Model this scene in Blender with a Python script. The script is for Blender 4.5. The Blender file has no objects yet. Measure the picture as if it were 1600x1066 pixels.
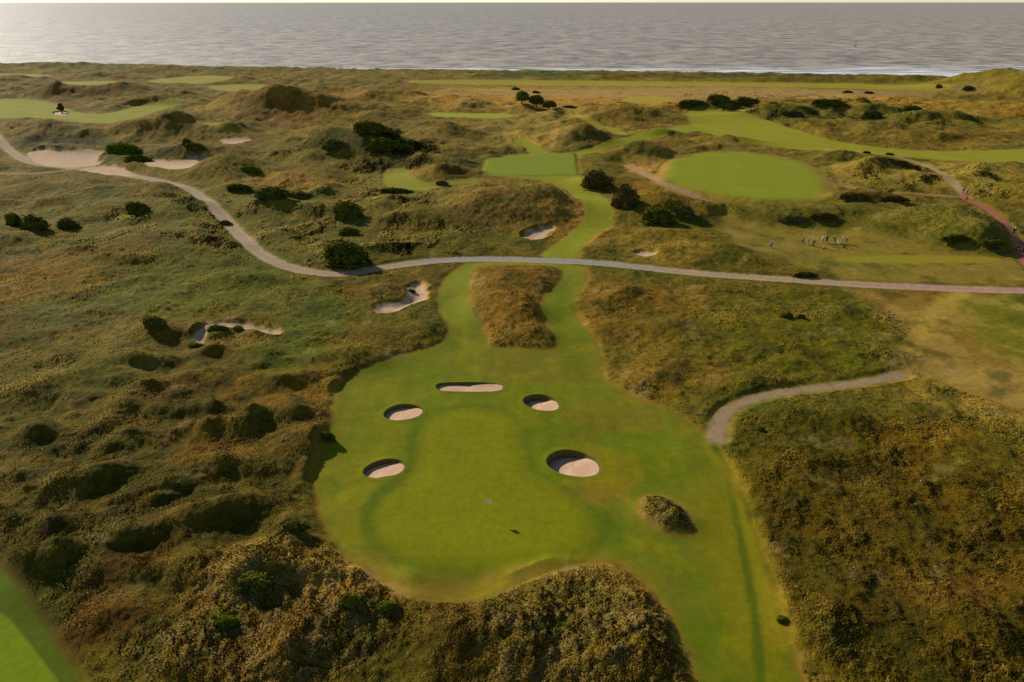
import bpy, math, random
import numpy as np
random.seed(7); RNG = np.random.default_rng(11)
scene = bpy.context.scene
COL = scene.collection
R = math.radians

# ------------------------------------------------------------------ camera
CAM_H = 50.0
FPX = 24.0/36.0*1600.0
PITCH = math.atan(530.0/FPX)
cd = bpy.data.cameras.new('camera'); cam = bpy.data.objects.new('camera', cd); COL.objects.link(cam)
cd.lens = 24; cd.sensor_width = 36; cd.clip_end = 90000; cd.clip_start = 0.5
cam.location = (0, 0, CAM_H); cam.rotation_euler = (math.pi/2-PITCH, 0, 0)
scene.camera = cam
# ------------------------------------------------------------------ light
SUN_AZ = R(49)      # left of straight ahead (+Y)
SUN_EL = R(27)
w = bpy.data.worlds.new('World'); scene.world = w; w.use_nodes = True
nt = w.node_tree; nt.nodes.clear()
wo = nt.nodes.new('ShaderNodeOutputWorld'); wb = nt.nodes.new('ShaderNodeBackground')
sk = nt.nodes.new('ShaderNodeTexSky'); sk.sky_type = 'NISHITA'; sk.sun_disc = False
sk.sun_elevation = SUN_EL; sk.sun_rotation = -SUN_AZ
sk.air_density = 0.8; sk.dust_density = 0.1; sk.ozone_density = 1.0; sk.altitude = 50
wb.inputs[1].default_value = 0.085
tn = nt.nodes.new('ShaderNodeMix'); tn.data_type = 'RGBA'; tn.blend_type = 'MULTIPLY'; tn.inputs['Factor'].default_value = 1.0
tn.inputs['B'].default_value = (.95, .98, 1.0, 1); nt.links.new(sk.outputs[0], tn.inputs['A']); nt.links.new(tn.outputs['Result'], wb.inputs[0]); nt.links.new(wb.outputs[0], wo.inputs[0])
sl = bpy.data.lights.new('sun', 'SUN'); sun = bpy.data.objects.new('sun', sl); COL.objects.link(sun)
sl.energy = 4.2; sl.angle = R(0.9); sl.color = (1.0, 0.91, 0.78)
from mathutils import Vector, Matrix
sd_ = Vector((-math.sin(SUN_AZ)*math.cos(SUN_EL), math.cos(SUN_AZ)*math.cos(SUN_EL), math.sin(SUN_EL)))
sun.rotation_euler = sd_.to_track_quat('Z', 'Y').to_euler(); sun.location = (0, 0, 120)
scene.view_settings.view_transform = 'Standard'; scene.view_settings.look = 'None'
scene.view_settings.gamma = 1; scene.view_settings.exposure = 0.42
scene.render.engine = 'CYCLES'
scene.cycles.max_bounces = 4; scene.cycles.diffuse_bounces = 2

# ------------------------------------------------------------------ helpers
def tag(o, label=None, cat=None, group=None, kind=None):
    if label: o['label'] = label
    if cat: o['category'] = cat
    if group: o['group'] = group
    if kind: o['kind'] = kind
    return o
def C(r, g, b, k=1.0):
    f = lambda c: ((c/255.0+0.055)/1.055)**2.4 if c > 10 else c/255.0/12.92
    return np.array([f(r)*k, f(g)*k, f(b)*k])
def empty(name, loc=(0, 0, 0), rz=0):
    o = bpy.data.objects.new(name, None); COL.objects.link(o); o.location = loc; o.rotation_euler = (0, 0, rz)
    o.empty_display_size = 0.3
    return o
def mesh_np(name, V, F, mats=(), parent=None, smooth=True, col=None, attrs=None, midx=None, link=True):
    """V (n,3); F (m,3) or (m,4) array"""
    V = np.asarray(V, dtype=np.float32); F = np.asarray(F, dtype=np.int32)
    me = bpy.data.meshes.new(name); n, k = F.shape
    me.vertices.add(len(V)); me.vertices.foreach_set('co', V.ravel())
    me.loops.add(n*k); me.loops.foreach_set('vertex_index', F.ravel())
    me.polygons.add(n); me.polygons.foreach_set('loop_start', np.arange(0, n*k, k, dtype=np.int32))
    me.polygons.foreach_set('loop_total', np.full(n, k, dtype=np.int32))
    me.polygons.foreach_set('use_smooth', np.full(n, smooth, dtype=bool))
    if midx is not None: me.polygons.foreach_set('material_index', np.asarray(midx, dtype=np.int32))
    if col is not None:
        a = me.attributes.new('Paint', 'FLOAT_COLOR', 'POINT')
        c4 = np.ones((len(V), 4), dtype=np.float32); c4[:, :3] = col
        a.data.foreach_set('color', c4.ravel())
    for nm, val in (attrs or {}).items():
        a = me.attributes.new(nm, 'FLOAT', 'POINT'); a.data.foreach_set('value', np.asarray(val, dtype=np.float32))
    for m in mats: me.materials.append(m)
    me.update(calc_edges=True); me.validate()
    if not link: return me
    o = bpy.data.objects.new(name, me); COL.objects.link(o); o.parent = parent
    return o

# gradient noise in numpy
_P = np.random.default_rng(3).random((256, 256))*2*np.pi
_GX, _GY = np.cos(_P), np.sin(_P)
def gnoise(x, y):
    xi = np.floor(x).astype(np.int64); yi = np.floor(y).astype(np.int64)
    fx = x-xi; fy = y-yi; u = fx*fx*fx*(fx*(fx*6-15)+10); v = fy*fy*fy*(fy*(fy*6-15)+10)
    a, b, c, d = xi & 255, (xi+1) & 255, yi & 255, (yi+1) & 255
    n00 = _GX[a, c]*fx+_GY[a, c]*fy; n10 = _GX[b, c]*(fx-1)+_GY[b, c]*fy
    n01 = _GX[a, d]*fx+_GY[a, d]*(fy-1); n11 = _GX[b, d]*(fx-1)+_GY[b, d]*(fy-1)
    return ((n00*(1-u)+n10*u)*(1-v)+(n01*(1-u)+n11*u)*v)*1.5
def fbm(x, y, wl, oct=3, seed=0):
    s = 0; a = 1.0; t = 0
    for i in range(oct):
        s = s+a*gnoise(x/wl+seed*17.3+i*5.1, y/wl-seed*9.7+i*3.3); t += a; a *= .5; wl *= .47
    return s/t
def sstep(a, b, x):
    t = np.clip((x-a)/(b-a), 0, 1); return t*t*(3-2*t)

CP, SP = math.cos(PITCH), math.sin(PITCH)
def ray(px, py):
    px = np.asarray(px, float); py = np.asarray(py, float)
    dx = px-800.0; up = 533.0-py
    return np.stack([dx, FPX*CP+up*SP, -FPX*SP+up*CP], -1)/FPX
def g0(px, py, z=0.0):
    d = ray(px, py); t = (CAM_H-z)/(-d[..., 2]); return d[..., 0]*t, d[..., 1]*t
def ppm(py):
    d = ray(800, py); t = CAM_H/(-d[2]); return FPX/t      # horizontal photo pixels per metre on the ground

# ------------------------------------------------------------------ dunes: (px, py of base, half width px, half depth m, height m, rotation deg, sharpness)
MOUNDS = [
 (800,328,108,12,4.2,0,1.7),(700,318,60,9,2.0,10,1.2),
 (590,246,95,13,8,-6,1.3),(520,240,60,10,4,10,1.2),(470,180,110,20,9,6,1.3),(385,178,75,18,6,-10,1.2),(585,160,60,16,6,0,1.2),
 (290,206,85,14,6.5,0,1.2),(210,215,60,10,3,0,1.2),(80,215,85,14,3.5,0,1.3),(190,150,80,14,5,0,1.3),(100,152,55,12,4,0,1.2),
 (250,162,50,6,3.2,-12,1.4),(25,148,60,9,3,0,1.2),
 (700,214,44,10,4.2,0,1.3),(905,222,46,10,5,0,1.4),(830,215,40,8,2.2,0,1.2),(1000,186,75,10,3,0,1.3),(1000,244,50,7,4,8,1.5),(940,190,45,8,2.0,0,1.2),
 (935,288,30,6,2.6,0,1.4),(1020,330,75,9,3.2,-12,1.5),(1060,300,60,8,2.4,-20,1.3),
 (1165,288,135,30,2.2,0,3.0),(1260,345,90,6,2.2,0,1.6),(1350,322,80,7,3.2,0,1.5),(1470,362,95,9,4.2,-5,1.7),(1540,385,45,5,2.6,0,1.6),
 (1550,140,85,22,10,0,1.3),(1620,150,80,20,12,0,1.3),(1590,175,60,12,4,0,1.2),
 (1130,172,55,7,3.6,0,1.2),(1200,180,60,7,2.6,0,1.2),(1290,178,60,8,3.4,0,1.2),(1370,182,60,8,4,0,1.2),(1340,205,90,8,2.4,0,1.2),(1480,190,60,9,3,0,1.2),(1430,215,120,7,1.8,0,1.3),
 (1030,212,40,5,2.2,0,1.5),(1145,222,50,4,1.8,-10,1.5),
 (690,276,42,7,2.6,8,1.4),(660,262,26,5,1.8,8,1.2),(780,249,26,3,1.2,0,1.6),(870,250,20,3,1.0,0,1.4),
 (125,236,60,7,1.8,0,1.4),(285,243,50,6,2.2,0,1.3),(360,212,36,6,3,0,1.2),(350,268,70,7,2.2,0,1.2),
 (90,108,150,18,3.2,0,1.3),(260,112,90,14,2.6,0,1.3),(430,112,90,14,1.6,0,1.3),(760,121,110,8,1.7,0,1.3),(980,124,150,8,2.0,0,1.3),(1250,127,160,8,2.0,0,1.3),(1440,128,80,8,2.2,0,1.3),
 (640,140,60,12,2.5,0,1.2),(700,160,50,12,3,0,1.2),(370,128,40,8,2,0,1.2),
 (440,330,60,5,2.2,-10,1.4),(520,312,50,5,1.6,0,1.3),(620,350,60,5,1.8,0,1.4),(700,375,55,4,1.2,0,1.4),(600,395,60,3.5,1.3,0,1.4),(430,372,30,4,1.2,0,1.3),
 (300,325,60,6,1.6,0,1.3),(180,330,80,7,1.2,0,1.3),(60,300,90,9,1.5,0,1.3),(330,385,50,4,.8,0,1.3),
 (195,412,70,2.4,1.0,-3,1.5),(120,398,40,2.2,1.1,0,1.4),(385,440,62,3.0,1.0,2,1.6),(290,400,60,3,0.8,0,1.4),
 (805,446,60,7,1.7,0,1.7),(800,492,62,6,2.0,0,1.7),(835,528,45,3,1.2,0,1.5),(760,470,26,6,.8,0,1.4),
 (606,458,42,3.0,.8,5,1.5),(660,520,44,4.2,1.5,-6,1.4),(556,562,56,4.6,1.9,4,1.6),(640,500,30,3,.9,0,1.3),(575,520,40,3,.7,0,1.3),
 (260,524,55,3.4,1.4,5,1.4),(398,560,46,3.6,1.3,0,1.7),(205,566,52,3.2,1.7,12,1.5),(330,520,36,2.6,1,0,1.3),
 (448,604,44,2.8,1.7,0,1.5),(310,594,44,2.8,1.2,20,1.4),(405,602,40,2.4,1.0,20,1.4),(195,640,46,3,1.7,12,1.5),(250,610,40,2.5,.9,20,1.3),
 (40,618,70,4.0,1.7,20,1.4),(100,600,50,3.4,1.1,20,1.3),(345,672,48,2.8,1.5,10,1.5),(455,650,60,2.6,1.6,2,1.6),(480,688,42,3.0,1.6,30,1.5),(405,655,20,1.6,1.2,10,1.5),
 (210,690,50,2.8,1.7,14,1.6),(70,690,60,3,1.5,20,1.5),(190,740,34,2.2,1.3,20,1.5),(330,735,66,3.4,2.3,10,1.6),(440,715,42,3.2,1.5,25,1.5),
 (100,765,62,3.2,1.7,22,1.6),(230,780,60,3,1.8,22,1.6),(310,815,82,2.8,2.2,28,1.7),(452,832,38,2.6,1.7,5,1.6),(395,790,60,2.6,1.2,20,1.4),
 (20,800,60,3,1.4,20,1.4),(110,890,70,3.4,2.0,10,1.5),(190,850,60,2.8,1.2,22,1.5),(390,905,54,2.6,2.0,42,1.7),(300,890,50,2.6,1.2,35,1.4),
 (560,962,50,2.6,1.4,10,1.5),(640,950,60,2.4,1.0,-10,1.4),(480,900,60,2.4,1.6,5,1.5),(560,905,40,1.5,.9,-10,1.5),(905,965,110,5.0,.35,0,1.3),(990,1000,50,4,.5,0,1.3),(810,985,70,4,1.6,10,1.5),
 (700,1000,70,3,1.4,0,1.4),(950,1040,80,3.4,1.6,0,1.4),(300,1010,70,3,1.3,0,1.4),(180,960,50,3,1.2,0,1.4),(450,1020,60,3,1.5,20,1.4),
 (474,745,14,4.2,.55,0,1.7),(498,682,12,3.6,.5,-14,1.6),
 (1038,808,50,2.4,.85,-24,2.2),
 (1045,524,56,4.2,2.0,0,1.6),(975,470,46,5,1.6,0,1.4),(960,515,44,4,1.5,0,1.4),(1030,575,50,3.6,1.4,0,1.5),(1000,600,44,2.4,.9,0,1.4),(1100,545,40,3.6,.9,0,1.3),
 (1240,510,130,9,1.2,0,1.6),(1370,560,60,4,1.2,-10,1.6),(1170,600,60,2.6,.7,0,1.4),
 (1310,660,80,4.5,1.4,-5,1.5),(1500,690,80,5,.8,0,1.4),(1250,760,60,4,.7,0,1.4),(1400,830,80,4,.9,10,1.4),(1300,960,70,3.6,1.0,0,1.4),(1500,980,80,3.6,1.0,0,1.4),
 (1040,372,70,5,1.4,-4,1.4),(1130,400,80,4,1.5,-3,1.5),(960,385,50,4,.9,20,1.4),(245,300,34,6,1.6,0,1.6),
 (1330,245,60,6,1.4,0,1.3),(1450,285,90,7,1.8,0,1.3),(1560,300,60,6,1.8,0,1.3),(1380,268,60,5,1.2,0,1.3),
 (740,935,60,2.0,-0.5,0,1.6),(640,905,36,1.8,.5,-12,1.5),
]
_M = []
for (px, py, rx, b, h, rot, k) in MOUNDS:
    x, y = g0(px, py)
    if px < 520 and 580 < py < 880: rx *= .84; rot *= .6; b *= .95
    _M.append((float(x), float(y), rx/ppm(py), b, h*(((1.15 if h >= 6 else 1.35) if y > 110 else .85) if (px, py) != (1038, 808) and (px, py) != (1165, 288) and h > 0 else .8), R(rot), k))
def shore_y(x): return 578.0-0.142*x+7*np.sin(x/90.0)
def base_h(X, Y):
    z = 0.5*fbm(X, Y, 90, 2, 4)*sstep(40, 200, Y)
    d = Y-shore_y(X)
    return z+1.2*sstep(-60, -12, d)-8.5*sstep(0, 42, d)
def h0(X, Y):
    Z = base_h(X, Y)
    shp = Z.shape; Z = Z.ravel().copy(); Xf = np.ravel(X); Yf = np.ravel(Y)
    big = len(Xf) > 200000
    for (x, y, a, b, h, r, k) in _M:
        m = 2.1*max(a, b)
        if big:
            idx = np.nonzero((np.abs(Xf-x) < m) & (np.abs(Yf-y) < m))[0]
            xx, yy = Xf[idx]-x, Yf[idx]-y
        else: idx = slice(None); xx, yy = Xf-x, Yf-y
        c, s = math.cos(r), math.sin(r)
        q = ((xx*c+yy*s)/a)**2+((-xx*s+yy*c)/b)**2
        e0 = math.exp(-1.1*4.4**(k/2.0*1.15))
        Z[idx] += h*np.maximum(np.exp(-np.power(q, k/2.0*1.15)*1.1)-e0, 0)/(1-e0)*(q < 4.4)
    return Z.reshape(shp)
_GC = {}
def G(pts):
    if len(pts) == 1 and tuple(pts[0]) in _GC: return _GC[tuple(pts[0])]
    return G_(pts)
def G_(pts):
    """photo pixels -> ground points on the dunes (first hit)"""
    P = np.asarray(pts, float); d = ray(P[:, 0], P[:, 1])
    t0 = (CAM_H-13)/(-d[:, 2]); t1 = (CAM_H+1.5)/(-d[:, 2])
    N = 240; hit = np.full(len(P), -1.0); prev_t = t0.copy(); prev_e = None
    for i in range(N+1):
        t = t0+(t1-t0)*(i/N)
        x, y, z = d[:, 0]*t, d[:, 1]*t, CAM_H+d[:, 2]*t
        e = z-h0(x, y)
        if prev_e is not None:
            new = (hit < 0) & (e <= 0) & (prev_e > 0)
            hit[new] = (prev_t+(t-prev_t)*prev_e/np.maximum(prev_e-e, 1e-6))[new]
        prev_e = e; prev_t = t
    miss = hit < 0; hit[miss] = (CAM_H/(-d[:, 2]))[miss]
    return np.stack([d[:, 0]*hit, d[:, 1]*hit], -1)

def sdist_poly(P, X, Y, margin):
    out = np.full(X.shape, 1e3)
    x0, y0 = P.min(0)-margin; x1, y1 = P.max(0)+margin
    idx = np.nonzero((X > x0) & (X < x1) & (Y > y0) & (Y < y1))
    x, y = X[idx], Y[idx]; D = np.full(x.shape, 1e9); ins = np.zeros(x.shape, bool)
    n = len(P)
    for i in range(n):
        ax, ay = P[i]; bx, by = P[(i+1) % n]
        ex, ey = bx-ax, by-ay; L = ex*ex+ey*ey+1e-9
        t = np.clip(((x-ax)*ex+(y-ay)*ey)/L, 0, 1)
        D = np.minimum(D, (x-ax-t*ex)**2+(y-ay-t*ey)**2)
        if ay != by:
            c = ((ay > y) != (by > y)) & (x < (bx-ax)*(y-ay)/(by-ay)+ax); ins ^= c
    D = np.sqrt(D); out[idx] = np.where(ins, -D, D)
    return out
def dist_line(P, X, Y, margin, W=None):
    """distance minus half width (interpolated)"""
    out = np.full(X.shape, 1e3)
    x0, y0 = P.min(0)-margin; x1, y1 = P.max(0)+margin
    idx = np.nonzero((X > x0) & (X < x1) & (Y > y0) & (Y < y1))
    x, y = X[idx], Y[idx]; D = np.full(x.shape, 1e9)
    for i in range(len(P)-1):
        ax, ay = P[i]; bx, by = P[i+1]
        ex, ey = bx-ax, by-ay; L = ex*ex+ey*ey+1e-9
        t = np.clip(((x-ax)*ex+(y-ay)*ey)/L, 0, 1)
        D = np.minimum(D, np.sqrt((x-ax-t*ex)**2+(y-ay-t*ey)**2)-(W[i]+(W[i+1]-W[i])*t)*.5)
    out[idx] = D
    return out
def smoothpoly(P, it=2, closed=True):
    P = np.asarray(P, float)
    for _ in range(it):
        if closed:
            Q = np.roll(P, -1, 0); P = np.stack([.75*P+.25*Q, .25*P+.75*Q], 1).reshape(-1, 2)
        else:
            A, B = P[:-1], P[1:]; Q = np.stack([.75*A+.25*B, .25*A+.75*B], 1).reshape(-1, 2)
            P = np.vstack([P[:1], Q, P[-1:]])
    return P
def poly(pts, it=2): return G(smoothpoly(pts, it))
def line(pts, it=2): return G(smoothpoly(pts, it, False))

# ------------------------------------------------------------------ outlines on the ground
APRON = poly([(732,409),(709,424),(690,441),(684,485),(702,505),(702,522),(689,542),(640,552),(590,568),(555,585),(532,605),(523,630),(522,655),(510,690),(496,730),(493,765),(500,800),(515,830),(540,862),(575,890),(610,912),(650,930),(700,940),(735,938),(775,922),(820,905),(870,885),(930,872),(970,880),(1010,905),(1040,940),(1065,985),(1085,1030),(1095,1110),(1270,1110),(1225,1000),(1205,920),(1178,840),(1155,770),(1128,715),(1105,680),(1060,650),(1010,630),(960,605),(934,586),(937,546),(918,519),(895,488),(893,468),(918,438),(908,409)], 1)
ISLAND = poly([(746,414),(732,438),(729,475),(746,499),(760,526),(761,544),(810,546),(871,549),(873,526),(847,502),(846,466),(879,441),(881,416),(820,414)], 1)
MOUNDISLE = poly([(990,785),(1010,770),(1040,770),(1075,795),(1092,822),(1085,838),(1050,838),(1010,822)], 2)
GREEN = poly([(652,690),(662,662),(700,644),(745,638),(788,648),(810,668),(816,700),(820,735),(850,758),(895,780),(928,810),(932,842),(905,868),(850,882),(770,890),(700,887),(640,872),(600,848),(583,815),(590,785),(620,765),(650,742),(656,715)], 2)
BEYOND = poly([(835,404),(870,380),(905,355),(918,335),(912,318),(890,300),(868,287),(840,279),(752,276),(762,243),(830,242),(822,232),(800,218),(812,214),(845,232),(862,240),(898,239),(935,226),(985,212),(1040,198),(1100,194),(1120,200),(1010,216),(950,232),(900,246),(902,262),(905,275),(918,290),(945,308),(962,330),(955,350),(925,372),(905,388),(905,404)], 1)
TEE = poly([(763,244),(897,241),(901,274),(753,275)], 0)
LEFTPATCH = poly([(594,267),(641,261),(640,278),(668,287),(700,281),(752,277),(752,282),(690,292),(658,299),(604,298)], 1)
GREEN2 = poly([(1042,268),(1062,248),(1110,239),(1180,240),(1250,254),(1282,280),(1285,302),(1250,316),(1190,320),(1130,311),(1080,296),(1048,282)], 2)
FAIR2 = poly([(1062,172),(1140,172),(1195,185),(1250,206),(1310,222),(1400,234),(1500,237),(1640,231),(1640,262),(1500,252),(1420,246),(1330,239),(1230,233),(1130,217),(1085,200)], 1)
FAIR3 = poly([(-30,156),(60,154),(95,166),(125,178),(170,178),(230,163),(282,154),(290,160),(245,175),(190,192),(130,194),(80,184),(-30,186)], 1)
TEE2 = poly([(665,175),(730,178),(802,177),(798,184),(740,184),(680,183)], 1)
FARS = [poly(p, 1) for p in [
  [(-20,115),(60,116),(90,120),(30,121),(-20,121)], [(225,126),(320,117),(375,121),(330,131),(240,130)],
  [(325,133),(440,132),(435,140),(380,144),(330,140)], [(80,128),(200,126),(190,132),(90,133)],
  [(310,192),(330,190),(400,208),(390,212),(350,203)], [(640,124),(900,126),(1100,128),(1300,130),(1490,131),(1480,142),(1300,137),(1050,134),(800,133),(640,131)],
  [(970,152),(1040,150),(1050,160),(980,163)], [(880,178),(910,182),(985,208),(970,212),(930,196)]]]
SEMI = poly([(1110,330),(1200,352),(1300,352),(1420,372),(1560,400),(1640,402),(1640,450),(1320,442),(1285,428),(1200,412),(1150,395),(1120,360)], 1)
STRIPE = poly([(1300,402),(1400,398),(1560,400),(1570,410),(1450,412),(1310,410)], 1)
CORNER = poly([(-60,860),(0,882),(60,962),(128,1075),(150,1130),(-80,1130)], 1)
CORNERIN = poly([(-60,940),(0,950),(50,1010),(100,1075),(110,1130),(-80,1130)], 1)
RGREEN = poly([(1490,462),(1660,462),(1660,600),(1600,585),(1540,545),(1500,510)], 2)
BARE = poly([(1300,452),(1500,458),(1640,462),(1660,660),(1560,640),(1480,610),(1430,590),(1415,560),(1428,545),(1400,500),(1350,468)], 2)
ROAD_PX = [(-60,180),(0,219),(20,240),(50,256),(110,262),(165,268),(215,276),(268,286),(300,296),(330,318),(355,345),(385,378),(415,402),(450,418),(500,427),(545,428),(600,417),(650,410),(700,406),(760,404),(840,406),(920,409),(1000,417),(1080,426),(1160,432),(1240,437),(1320,443),(1400,447),(1500,451),(1600,454),(1720,457)]
ROAD = line(ROAD_PX, 1)
RW = np.full(len(ROAD), 3.1)
TRACK = line([(1118,684),(1124,655),(1150,632),(1200,617),(1280,606),(1360,597),(1408,586)], 2)
TW = np.interp(np.linspace(0, 1, len(TRACK)), [0, .1, .5, .65, 1], [2.6, 2.2, 1.7, 1.7, 1.8])
STRAW = line([(1425,552),(1440,515),(1468,480),(1500,460)], 2); SW = np.full(len(STRAW), 3.6)
REDP = line([(1650,455),(1598,408),(1592,380),(1580,360),(1560,338),(1535,322),(1508,312),(1503,300)], 2); RPW = np.full(len(REDP), 2.2)
PALEP = line([(1503,300),(1480,275),(1445,258),(1410,247),(1365,238),(1290,234)], 2); PPW = np.full(len(PALEP), 2.2)
PATH3 = line([(1285,284),(1340,296),(1420,302),(1503,308)], 1); P3W = np.full(len(PATH3), 1.6)
PATH4 = line([(985,258),(1000,270),(1040,287),(1080,305),(1110,318)], 2); P4W = np.full(len(PATH4), 2.6)
PATH5 = line([(860,400),(880,372),(905,348),(920,332),(912,318)], 2); P5W = np.full(len(PATH5), 1.0)
PATH6 = line([(-40,270),(60,272),(140,262)], 1); P6W = np.full(len(PATH6), 2.0)
TRAIL = line([(1060,648),(1000,622),(950,622),(870,630)], 2)
WASTES = [poly(p, 1) for p in [
  [(38,242),(62,233),(95,236),(130,232),(165,236),(150,248),(160,258),(120,262),(60,258)],
  [(216,258),(232,248),(262,252),(290,250),(298,242),(312,246),(330,243),(318,256),(290,264),(240,266)],
  [(120,264),(170,258),(200,266),(214,276),(150,272)], [(342,217),(375,214),(396,218),(372,226),(350,224)],
  [(808,372),(835,358),(868,354),(862,366),(840,378)],
  [(1000,392),(1030,396),(1010,402),(990,398)]]]
JB = poly([(582,478),(600,471),(622,472),(640,464),(632,450),(648,444),(664,447),(668,466),(655,473),(632,480),(612,492),(588,494)], 2)
CB = poly([(303,520),(318,508),(350,503),(400,507),(440,517),(436,527),(405,522),(375,512),(345,512),(325,520),(318,530),(330,545),(345,540),(338,552),(318,552),(303,535)], 2)

# bunkers with revetted faces: photo centre and half axes
BUNKERS = [
 (630,645,31,12.5,8,'round pot bunker at upper left of the green, beside its narrow neck'),
 (601,733,33,14,6,'oval pot bunker at lower left of the green near the dark rough'),
 (733,605,51,7.5,0,'long thin bunker lying across the top of the green'),
 (846,630,29,12.5,-12,'small bunker at the upper right of the green with half its sand in shade'),
 (896,725,43,20.5,-12,'largest round bunker right of the green, with deep black shadow'),
 (96,177,15,4,0,'distant small bunker beside the far left fairway'),
]
def bunker_outline(b, n=56):
    px, py, rx, ry, rot, _ = b
    a = np.linspace(0, 2*np.pi, n, endpoint=False)
    seed = px*0.13
    rr = 1+.045*np.sin(2*a+seed)+.03*np.sin(3*a+seed*2)
    if rx > 45 and ry < 10:      # long bunker: squarer ends
        e = .62; ux = np.sign(np.cos(a))*np.abs(np.cos(a))**e; uy = np.sign(np.sin(a))*np.abs(np.sin(a))**e
    else: ux, uy = np.cos(a), np.sin(a)
    x = rx*rr*ux; y = ry*rr*uy; t = R(rot)
    P = np.stack([px+x*math.cos(t)+y*math.sin(t), py-x*math.sin(t)*-1*-1+y*math.cos(t)], -1)
    return G(P)
B_OUT = [bunker_outline(b) for b in BUNKERS]

# ------------------------------------------------------------------ terrain grid
yr = [-400., -200, -90, -40, -10, 10, 22, 28]
y = 30.0
while y < 150: yr.append(y); y += max(0.13, y*0.0024)
while y < 700: yr.append(y); y += y*0.0036
yr = np.array(yr + list(np.linspace(720, 1000, 8)))
uc = np.linspace(-1.1, 1.1, 1050)
uo = np.array([1.15, 1.22, 1.32, 1.45, 1.65, 1.9, 2.3, 3.0, 4.0])
U = np.concatenate([-uo[::-1], uc, uo])
X = np.outer(np.maximum(yr*0.70+28, 120*0+40), U); Y = np.repeat(yr[:, None], len(U), 1)
NR, NC = X.shape
Z0 = h0(X, Y)

D = {}
def sdp(k, P, m=8): D[k] = sdist_poly(P, X, Y, m)
sdp('apron', APRON); sdp('island', ISLAND); sdp('isle', MOUNDISLE); sdp('green', GREEN); sdp('beyond', BEYOND); sdp('tee', TEE)
sdp('lp', LEFTPATCH); sdp('green2', GREEN2, 16); sdp('fair2', FAIR2); sdp('fair3', FAIR3); sdp('tee2', TEE2)
sdp('semi', SEMI, 12); sdp('stripe', STRIPE); sdp('corner', CORNER); sdp('cornerin', CORNERIN); sdp('rg', RGREEN, 14); sdp('bare', BARE, 14)
far = np.full(X.shape, 1e3)
for p in FARS: far = np.minimum(far, sdist_poly(p, X, Y, 10))
D['far'] = far
waste = np.full(X.shape, 1e3)
for p in WASTES: waste = np.minimum(waste, sdist_poly(p, X, Y, 8))
D['waste'] = waste; sdp('jb', JB); sdp('cb', CB)
D['road'] = dist_line(ROAD, X, Y, 9, RW); D['track'] = dist_line(TRACK, X, Y, 9, TW); D['straw'] = dist_line(STRAW, X, Y, 9, SW)
D['red'] = dist_line(REDP, X, Y, 9, RPW); D['pale'] = dist_line(PALEP, X, Y, 9, PPW); D['p3'] = dist_line(PATH3, X, Y, 9, P3W)
D['p4'] = dist_line(PATH4, X, Y, 9, P4W); D['p6'] = dist_line(PATH6, X, Y, 9, P6W)
bd = np.full(X.shape, 1e3)
for P in B_OUT: bd = np.minimum(bd, sdist_poly(P, X, Y, 8))
D['bunker'] = bd
apron = np.maximum(D['apron'], np.maximum(-D['island'], -D['isle']))
D['ap'] = apron
wob = 0.35*fbm(X, Y, 3.0, 2, 9)
fw = (0.5*fbm(X, Y, 2.2, 3, 90)+1.2*fbm(X, Y, 9, 2, 91)*sstep(120, 220, Y))
for k_ in ('ap', 'beyond', 'fair2', 'fair3', 'green2', 'far', 'tee2', 'lp', 'semi', 'bare', 'rg'): D[k_] = D[k_]+fw*(1 if k_ != 'ap' else .8)
apron = D['ap']
mown_d = np.minimum.reduce([apron, D['beyond'], D['lp'], D['fair2'], D['fair3'], D['tee2'], D['green2']-3, D['far'], D['corner'], D['stripe']])
semi_d = np.minimum.reduce([D['semi'], D['bare'], D['straw']-1])
hard_d = np.minimum.reduce([D['road'], D['track'], D['red'], D['pale'], D['p3'], D['p4'], D['p6']])
sand_d = np.minimum.reduce([D['waste'], D['jb'], D['cb']])
rough = sstep(0.0, 1.6, mown_d)*(0.25+0.75*sstep(-3, 3, semi_d))*sstep(0.1, 1.2, hard_d)*sstep(-.2, .8, sand_d)
land = sstep(30, 5, Y-shore_y(X))
rough = rough*land

# relief of the rough: hummocks, tufts
d_shore = Y-shore_y(X)
def blob(px, py, rx, ry, soft=1.0):
    x, y = g0(px, py); a = rx/ppm(py); _, ya = g0(px, py-ry); _, yb = g0(px, py+ry); b = abs(float(ya)-float(yb))/2
    out = np.zeros(X.shape); x = float(x); y = float(y)
    idx = np.nonzero((np.abs(X-x) < a*1.45) & (np.abs(Y-y) < b*1.45)); xx, yy = X[idx], Y[idx]
    q = np.sqrt(((xx-x)/a)**2+((yy-y)/b)**2)
    out[idx] = sstep(1.15, 0.55, q+0.22*fbm(xx, yy, max(min(a, b), 2)*1.0, 3, 5))
    return out
heath = np.maximum.reduce([blob(1400, 850, 270, 260), blob(200, 780, 330, 230), blob(650, 1030, 420, 150)])
shag = np.maximum.reduce([blob(900, 990, 170, 105), blob(420, 920, 130, 80), blob(560, 950, 80, 60), blob(400, 1010, 200, 70), blob(1038, 803, 52, 34), blob(800,320,120,45)*.5, blob(1480,355,110,42)*.4])
left = np.maximum(blob(240, 690, 330, 225), .0)
hum = fbm(X, Y, 7.5, 2, 1); hum = 1-np.abs(hum)*2.2      # ridged
n1 = fbm(X, Y, 4.2, 3, 2); n2 = fbm(X, Y, 1.5, 2, 3); n3 = fbm(X, Y, .62, 2, 6)
nearw = sstep(260, 90, Y)
farw = 1-nearw
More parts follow.
